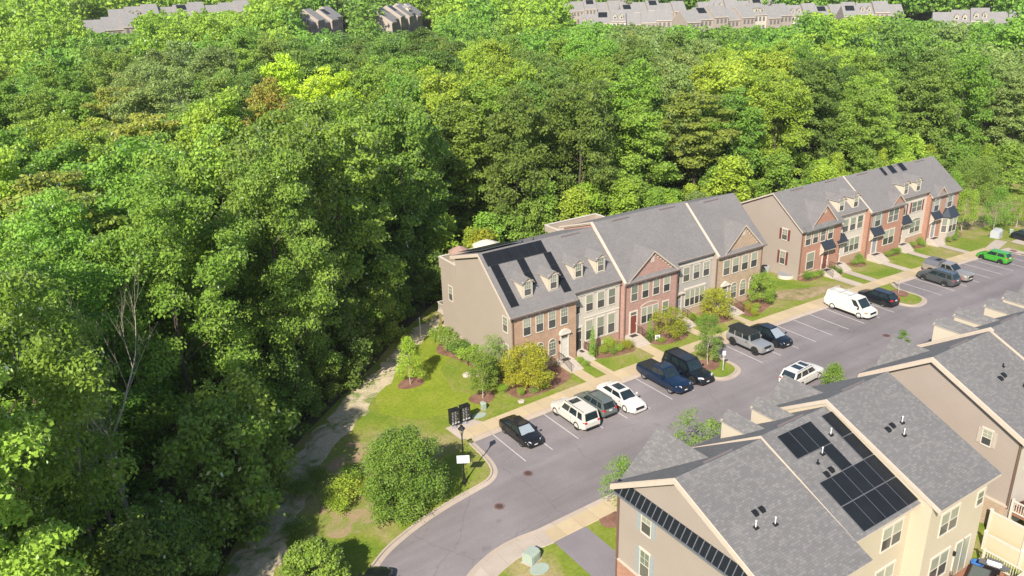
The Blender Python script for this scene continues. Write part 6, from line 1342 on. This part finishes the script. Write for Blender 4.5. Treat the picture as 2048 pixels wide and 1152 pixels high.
def car(name, label, cat, x, y, rz, paint, L=4.7, Wd=1.82, H=1.45, clear=.2, wr=.34, wb=2.75, top=None, gh=None, sides=None, tri=None, rim="rim_silver", rear_round=.9, roof_mat=None, rails=False, sunroof=None, shade=False, bumper=None, arches=None, spoiler=False, body2=None, nose=.86, fbar=.55, belt=None, lampz=.66, tailz=.8, glassback=True, group="cars in the parking bays"):
    """top: [(x fraction 0 rear..1 nose, height)] of the lower body; gh: (xw0,xw1,xr1,xr0,roof_w) greenhouse"""
    o = thing(name, label, cat, (x, y, G(x)), rz, group, local=True); w = Wd/2; hx = L/2
    st = sorted(set([0, .015, .05, .12, .2, .3, .4, .5, .6, .7, .8, .88, .94, .98, 1]+[t[0] for t in top])); m = MB(); rings = []
    fw = (wb/2+.02*L); fx, rx = wb/2+.0, -wb/2+.0
    for f in st:
        X = -hx+L*f; zt = interp(top, f); e = 1.0
        if f < .06: e = .84+.16*(f/.06)**.5 if rear_round < 1 else .97
        if f > .9: e = 1-(1-nose)*((f-.9)/.1)**1.6
        ww = w*e; zb = clear+(.12*(1-f/.05) if f < .05 else 0)+(.08*((f-.95)/.05) if f > .95 else 0); bt = zt
        sh = min(.16, (zt-zb)*.25)
        rings.append([(X, 0, zb), (X, ww*.86, zb), (X, ww*.985, zb+.10), (X, ww, zb+(zt-zb)*.5), (X, ww*.985, zt-sh), (X, ww*.93, zt-.035), (X, ww*.80, zt), (X, 0, zt+.035)])
    R2 = []
    for r in rings: R2.append(r+[(a, -b, c) for a, b, c in r[-2:0:-1]])
    k = len(R2[0])
    for a, b in zip(R2, R2[1:]):
        for i in range(k): j = (i+1) % k; m.face([a[i], b[i], b[j], a[j]][::-1] if False else [a[i], a[j], b[j], b[i]])
    m.face(R2[0][::-1]); m.face(R2[-1])
    bm = bmesh.new()
    me = bpy.data.meshes.new("body"); vs = {}; 
    for f in m.f:
        q = []
        for i in f:
            p = tuple(round(c, 4) for c in m.v[i])
            if p not in vs: vs[p] = bm.verts.new(p)
            if vs[p] not in q: q.append(vs[p])
        if len(q) > 2:
            try: bm.faces.new(q)
            except ValueError: pass
    bmesh.ops.recalc_face_normals(bm, faces=bm.faces[:])
    for f in bm.faces: f.smooth = True
    bm.to_mesh(me); bm.free(); me.materials.append(MATS[paint]); b = bpy.data.objects.new("body", me); COL.objects.link(b); b.parent = o
    if hasattr(me, "set_sharp_from_angle"): me.set_sharp_from_angle(angle=math.radians(32))
    # greenhouse
    x0, x1, x2, x3, rw = gh; X = lambda f: -hx+L*f; zb0 = lambda f: interp(top, f)-.01
    B = [(X(x0), w*.84, zb0(x0)), (X(x3), w*.84, zb0(x3)), (X(x3), -w*.84, zb0(x3)), (X(x0), -w*.84, zb0(x0))]
    if not glassback: pass
    Tt = [(X(x1), w*rw, H-.05), (X(x2), w*rw, H-.05), (X(x2), -w*rw, H-.05), (X(x1), -w*rw, H-.05)]
    m = MB(); m.hexa([B[3], B[2], B[1], B[0], Tt[3], Tt[2], Tt[1], Tt[0]][::1]); m2 = MB()
    xm = (X(x1)+X(x2))/2
    rp = [(X(x1)+.03, w*rw*.93), (X(x1)-.12, w*rw), (xm, w*rw*1.02), (X(x2)+.12, w*rw), (X(x2)-.03, w*rw*.93)]; rp = rp+[(a, -b_) for a, b_ in rp[::-1]]
    for a, b_ in rp: pass
    n_ = len(rp); lo = [(a, b_, H-.055) for a, b_ in rp]; mi_ = [(a, b_, H-.02) for a, b_ in rp]; hi = [(xm+(a-xm)*.9, b_*.82, H) for a, b_ in rp]
    for A, Bq in ((lo, mi_), (mi_, hi)):
        for i in range(n_): j = (i+1) % n_; m2.face([A[j], A[i], Bq[i], Bq[j]][::-1] if newell([Vector(A[i]), Vector(A[j]), Vector(Bq[j])]).z > 5 else [A[i], A[j], Bq[j], Bq[i]])
    m2.face(hi)
    cab = m.build("cabin", paint, o); rf = m2.build("roof", roof_mat or paint, o, smooth=False)
    def bil(P, u, v): return (Vector(P[0])*(1-u)+Vector(P[1])*u)*(1-v)+(Vector(P[3])*(1-u)+Vector(P[2])*u)*v
    def pane(nm, P, u0, u1, v0, v1, mat="car_glass", off=.008):
        q = [bil(P, u0, v0), bil(P, u1, v0), bil(P, u1, v1), bil(P, u0, v1)]; n = newell(q); c = sum(q, Vector())/4
        if n.dot(c-Vector((c.x*.2, 0, .6))) < 0: n = -n; q = q[::-1]
        g = MB(); g.face([p+n*off for p in q]); return g.build(nm, mat, o)
    pane("windshield", [B[3], B[0], Tt[0], Tt[3]], .04, .96, .04, .94, "sunshade" if shade else "car_glass")
    if glassback: pane("rear_window", [B[2], B[1], Tt[1], Tt[2]], .08, .92, (.08 if x3 > .1 else .12), .92)
    for s in (0, 1):
        P = [B[1], B[0], Tt[0], Tt[1]] if s == 0 else [B[2], B[3], Tt[3], Tt[2]]
        for u0, u1 in (sides or ((.05, .47), (.5, .93))): pane("side_window", P, u0, u1, .10, .86)
    # wheels, arches, sills
    for fx_ in (wb/2+L*.005, -wb/2+L*.005):
        for s in (1, -1):
            wheel(o, fx_, s*(w+.012), wr, .22, rim)
            a = MB(); yo = s*(w*1.0+.004); pts = [(fx_+(wr+.075)*math.cos(t*math.pi/10-.0), wr+(wr+.075)*math.sin(t*math.pi/10)) for t in range(11)]
            a.prism([(p, yo-s*.2, q) for p, q in pts]+[(pts[-1][0], yo-s*.2, clear), (pts[0][0], yo-s*.2, clear)], (0, s*.2, 0)); a.build("wheel_arch", arches or "plastic_black", o)
    for s in (1, -1): m = MB(); m.box(-wb/2+wr, wb/2-wr, s*w-.03 if s > 0 else -w-.012, s*w+.012 if s > 0 else -w+.03, clear-.02, clear+.09); m.build("sill", "plastic_black", o)
    # front
    F = hx; zt1 = interp(top, .985); 
    for s in (1, -1):
        g = MB(); g.hexa([(F-.30, s*w*.60, lampz-.07), (F-.02, s*w*.52, lampz-.07), (F-.34, s*w*.93, lampz-.05), (F-.46, s*w*.9, lampz-.05), (F-.30, s*w*.60, lampz+.08), (F-.05, s*w*.52, lampz+.06), (F-.36, s*w*.95, lampz+.07), (F-.48, s*w*.9, lampz+.08)]); g.build("headlight", "lamp_clear", o)
        g = MB(); g.hexa([(-F-.006, s*w*.56, tailz-.08), (-F-.006, s*w*.80, tailz-.08), (-F+.2, s*w*.955, tailz-.06), (-F+.2, s*w*.56, tailz-.06), (-F-.006, s*w*.56, tailz+.07), (-F-.006, s*w*.79, tailz+.07), (-F+.2, s*w*.95, tailz+.06), (-F+.2, s*w*.56, tailz+.06)]); g.build("taillight", "lamp_red", o)
        if gh: g = MB(); mx = X(x0)-.28; mz = zb0(x0)+.10; g.box(mx-.07, mx+.07, s*(w+.13)-.10, s*(w+.13)+.07, mz-.06, mz+.09); g.build("mirror", paint if paint not in ("paint_van",) else "plastic_black", o)
    g = MB(); g.box(F-.10, F+.012, -w*.5, w*.5, fbar-.12, fbar+.10); g.build("grille", "plastic_black", o)
    g = MB(); g.box(F-.22, F-.005, -w*.70, w*.70, clear+.02, clear+.16); g.build("front_bumper", bumper or "plastic_black", o)
    g = MB(); g.box(-F-.012, -F+.2, -w*.72, w*.72, clear+.06, clear+.22); g.build("rear_bumper", bumper or "plastic_black", o)
    g = MB(); g.box(F+.0, F+.02, -.16, .16, clear+.18, clear+.28); g.build("licence_plate", "plate", o); g = MB(); g.box(-F-.03, -F+.02, -.16, .16, tailz-.12, tailz-.01); g.build("licence_plate", "plate", o)
    # shut lines
    g = MB()
    for s in (1, -1):
        for f in (x0-.03, (x0+x3)/2-.01, x3+.13):
            xx = X(f); zt = interp(top, f); g.box(xx-.006, xx+.006, s*w*1.0-.004, s*w*1.0+.004, clear+.12, zt-.12)
        g.box(X(x3)+.15*L, X(x0)-.1, s*w*.995-.004, s*w*.995+.004, interp(top, .5)-.17, interp(top, .5)-.155)
    g.build("door_seam", "plastic_black", o)
    if rails:
        for s in (1, -1): g = MB(); g.tube((X(x1)-.15, s*w*rw*.93, H+.045), (X(x2)+.15, s*w*rw*.93, H+.045), .022, n=5); [g.box(q-.03, q+.03, s*w*rw*.93-.015, s*w*rw*.93+.015, H-.03, H+.045) for q in (X(x1)-.15, xm, X(x2)+.15)]; g.build("roof_rail", "plastic_black", o)
    for (u0, u1) in (sunroof or ()):
        g = MB(); g.box(X(x2)+(X(x1)-X(x2))*u0, X(x2)+(X(x1)-X(x2))*u1, -w*rw*.68, w*rw*.68, H-.01, H+.008); g.build("sunroof", "car_glass", o)
    if spoiler: g = MB(); g.box(X(x2)-.22, X(x2)+.06, -w*rw*.92, w*rw*.92, H-.06, H-.02); g.build("spoiler", paint, o)
    return o
DN, UP_ = -math.pi/2, math.pi/2
SED = [(0, .80), (.03, .95), (.15, 1.0), (.3, .98), (.55, .95), (.72, .93), (.9, .80), (.97, .70), (1, .55)]
SUV = [(0, .95), (.02, 1.08), (.1, 1.10), (.5, 1.08), (.73, 1.07), (.9, .98), (.97, .88), (1, .65)]
HAT = [(0, .85), (.03, .98), (.1, 1.02), (.5, .97), (.75, .94), (.92, .80), (.98, .70), (1, .55)]
car("parked_sedan", "black sedan with silver sunshade behind its windscreen, first bay", "car", 1.75, -1.75, DN, "paint_black", 4.62, 1.8, 1.45, top=SED, gh=(.76, .60, .27, .12, .66), shade=True, wb=2.65)
car("parked_suv", "large pearl white SUV parked nose-in with sunroof and roof rails", "car", 7.15, -2.35, UP_, "paint_pearl", 5.15, 2.0, 1.88, .3, .41, 3.1, SUV, (.73, .62, .06, .015, .74), ((.10, .28), (.33, .62), (.65, .92)), rails=True, sunroof=((.66, .9),), rim="rim_dark", lampz=.85, tailz=1.0, arches="paint_pearl")
car("parked_suv", "grey-green compact crossover with dark roof rails between two white cars", "car", 9.75, -2.0, UP_, "paint_sagegrey", 4.45, 1.8, 1.62, .24, .36, 2.65, HAT, (.76, .60, .10, .015, .68), ((.08, .27), (.31, .6), (.63, .92)), rails=True, spoiler=True, sunroof=((.86, .97),), tailz=.92, rim="rim_dark")
car("parked_sedan", "long white luxury sedan with panoramic sunroof and kidney shaped grille", "car", 12.35, -2.6, DN, "paint_white", 5.3, 1.9, 1.5, top=SED, gh=(.73, .58, .26, .12, .66), wb=3.15, wr=.37, sunroof=((.2, .86),), fbar=.6, arches="paint_white", bumper="paint_white")
PICK = [(0, 1.18), (.02, 1.24), (.335, 1.24), (.36, 1.24), (.72, 1.2), (.92, 1.14), (.985, 1.0), (1, .7)]
c_ = car("parked_pickup", "dark blue crew cab pickup with black bed cover", "pickup", 17.95, -2.35, DN, "paint_blue", 5.85, 2.04, 1.92, .38, .42, 3.6, PICK, (.70, .58, .37, .335, .74), ((.06, .42), (.48, .92)), tailz=1.0, lampz=.98, fbar=.85, rear_round=1, sunroof=((.35, .9),), arches="paint_blue")
m = MB(); m.box(-2.86, -1.0, -.92, .92, 1.24, 1.30); m.build("bed_cover", "fabric_top", c_)
car("parked_suv", "black long SUV next to the parking island with the silver signpost", "car", 20.85, -2.5, DN, "paint_darkblue", 5.5, 2.05, 1.93, .3, .42, 3.3, SUV, (.72, .60, .06, .015, .76), ((.08, .3), (.34, .62), (.65, .93)), rails=True, lampz=.9, fbar=.8)
BRN = [(0, 1.12), (.02, 1.18), (.1, 1.18), (.5, 1.18), (.70, 1.18), (.93, 1.14), (.985, 1.1), (1, .9)]
c_ = car("parked_off_roader", "boxy silver off-roader with black soft roof and fat tyres", "off-roader", 30.25, -1.95, DN, "paint_silver", 4.75, 1.93, 1.9, .42, .45, 2.95, BRN, (.66, .615, .03, .005, .80), ((.05, .3), (.34, .64), (.68, .94)), roof_mat="fabric_top", lampz=.98, fbar=.98, rear_round=1, nose=.97, rim="rim_dark", tailz=1.0)
m = MB(); m.hexa([(-2.33, -.80, 1.72), (.58, -.80, 1.72), (.58, .80, 1.72), (-2.33, .80, 1.72), (-2.28, -.76, 1.93), (.5, -.76, 1.93), (.5, .76, 1.93), (-2.28, .76, 1.93)]); m.build("soft_top", "fabric_top", c_)
for q in c_.children:
    if q.name.startswith("roof") or q.name.startswith("cabin"): pass
m = MB(); m.lathe([(0, .0), (.40, .0), (.42, .06), (.42, .2), (.36, .26), (0, .26)], (0, 0, 1.05), 18, axis='x'); sp = m.build("spare_wheel", "rubber", c_); 
for v in sp.data.vertices: v.co.x -= 2.62
m = MB()
for x_ in (1.48, -1.42):
    for s in (1, -1): m.hexa([(x_-.56, s*.96, .86), (x_-.42, s*.96, .5), (x_+.42, s*.96, .5), (x_+.56, s*.96, .86), (x_-.5, s*1.04, .92), (x_-.3, s*1.04, 1.0), (x_+.3, s*1.04, 1.0), (x_+.5, s*1.04, .92)])
    
EVT = [(0, .88), (.03, 1.0), (.12, 1.06), (.5, 1.0), (.76, .96), (.92, .82), (.98, .70), (1, .55)]
car("parked_car", "black rounded electric crossover with pale screen behind its windscreen", "car", 33.3, -2.0, DN, "paint_darkblue", 4.75, 1.92, 1.62, .2, .37, 2.9, EVT, (.80, .58, .30, .05, .62), ((.08, .45), (.49, .90)), shade=True, rim="rim_dark")
VAN = [(0, 1.25), (.01, 1.3), (.1, 1.3), (.5, 1.28), (.78, 1.22), (.86, 1.16), (.95, 1.02), (.985, .9), (1, .65)]
c_ = car("parked_van", "white cargo van with ladder racks on its roof", "van", 46.7, -2.15, DN, "paint_van", 5.75, 2.02, 2.1, .32, .39, 3.45, VAN, (.84, .70, .03, .005, .80), ((.80, .95),), glassback=False, lampz=.85, fbar=.8, rear_round=1, tailz=1.2, arches="paint_van")
m = MB()
for x_ in (-2.3, -1.1, .1): m.tube((x_, -.85, 2.22), (x_, .85, 2.22), .025, n=5); [m.tube((x_, s*.8, 2.0), (x_, s*.8, 2.38), .02, n=5) for s in (1, -1)]
for s in (-.5, .5): m.tube((-2.5, s, 2.22), (.3, s, 2.22), .018, n=4)
m.build("roof_rack", "util_grey", c_)
for s in (1, -1): m = MB(); m.box(2.35, 2.72, s*.88-.1, s*.88+.1, .86, .98); m.build("indicator", "lamp_amber", c_)
car("parked_car", "black hatchback parked nose-in beside the far parking island", "car", 52.0, -2.0, UP_, "paint_darkblue", 4.6, 1.85, 1.55, .2, .35, 2.75, HAT, (.78, .58, .18, .03, .66), ((.10, .47), (.51, .92)), spoiler=True, tailz=.95)
car("parked_suv", "dark grey SUV parked nose-in with roof rails and red tail lamps", "car", 64.1, -2.2, UP_, "paint_grey", 4.85, 1.95, 1.7, .25, .37, 2.75, SUV, (.76, .60, .10, .015, .70), ((.07, .25), (.3, .6), (.63, .93)), rails=True, tailz=.98, lampz=.8)
c_ = car("parked_pickup", "tan-silver extended cab pickup with grey cap over its bed", "pickup", 67.1, -1.7, DN, "paint_tan", 5.85, 2.02, 1.85, .36, .41, 3.6, PICK, (.70, .58, .40, .36, .74), ((.06, .40), (.46, .92)), tailz=1.0, lampz=.95, fbar=.8, rear_round=1, arches="plastic_black")
m = MB(); m.hexa([(-2.88, -.98, 1.24), (-.85, -.98, 1.24), (-.85, .98, 1.24), (-2.88, .98, 1.24), (-2.75, -.8, 1.82), (-.9, -.8, 1.82), (-.9, .8, 1.82), (-2.75, .8, 1.82)]); cp = m.build("truck_cap", "cap_grey", c_)
m = MB(); m.box(-1.75, -1.15, -.45, .45, 1.825, 1.86); m.build("roof_hatch", "plastic_black", cp)
car("parked_hatchback", "bright green small hatchback parked nose-in at the far end of the bays", "car", 78.7, -1.4, UP_, "paint_green", 4.1, 1.72, 1.52, .18, .33, 2.45, HAT, (.80, .60, .12, .015, .66), ((.10, .44), (.48, .90)), spoiler=True, tailz=.95)
car("parked_car", "dark car cut off by the right edge of the photo", "car", 92.6, .9, DN, "paint_darkblue", 4.6, 1.85, 1.5, .2, .35, 2.75, HAT, (.76, .60, .2, .06, .66))
c_ = car("moving_suv", "white three-row SUV on the road with two dark sunroof panes", "car", 28.7, -9.75, math.radians(5), "paint_white", 5.0, 1.95, 1.75, .24, .38, 2.9, SUV, (.75, .60, .10, .015, .74), ((.05, .27), (.33, .62), (.65, .93)), rails=True, sunroof=((.28, .58), (.7, .92)), tailz=.95, lampz=.8, group=None, arches="paint_white")
car("parked_car", "dark car cut off by the bottom edge at the shaded kerb", "car", -16.9, -11.6, math.radians(48), "paint_darkblue", 4.6, 1.82, 1.5, .2, .34, 2.7, HAT, (.76, .60, .2, .05, .66), group=None)
for o in bpy.data.objects:
    if 'org' in o: del o['org']

# ================================================================ AIR
m = bpy.data.materials.new("haze"); m.use_nodes = True; n = m.node_tree.nodes; n.remove(n["Principled BSDF"]); pv = n.new("ShaderNodeVolumePrincipled")
pv.inputs["Color"].default_value = (.93, .94, .92, 1); pv.inputs["Density"].default_value = .0001; pv.inputs["Anisotropy"].default_value = .2; m.node_tree.links.new(pv.outputs[0], n["Material Output"].inputs["Volume"])
MATS["haze"] = m; b = MB(); b.box(-1450, 1850, -450, 1950, -12, 60); o = b.build("haze", "haze"); tag(o, kind='stuff')
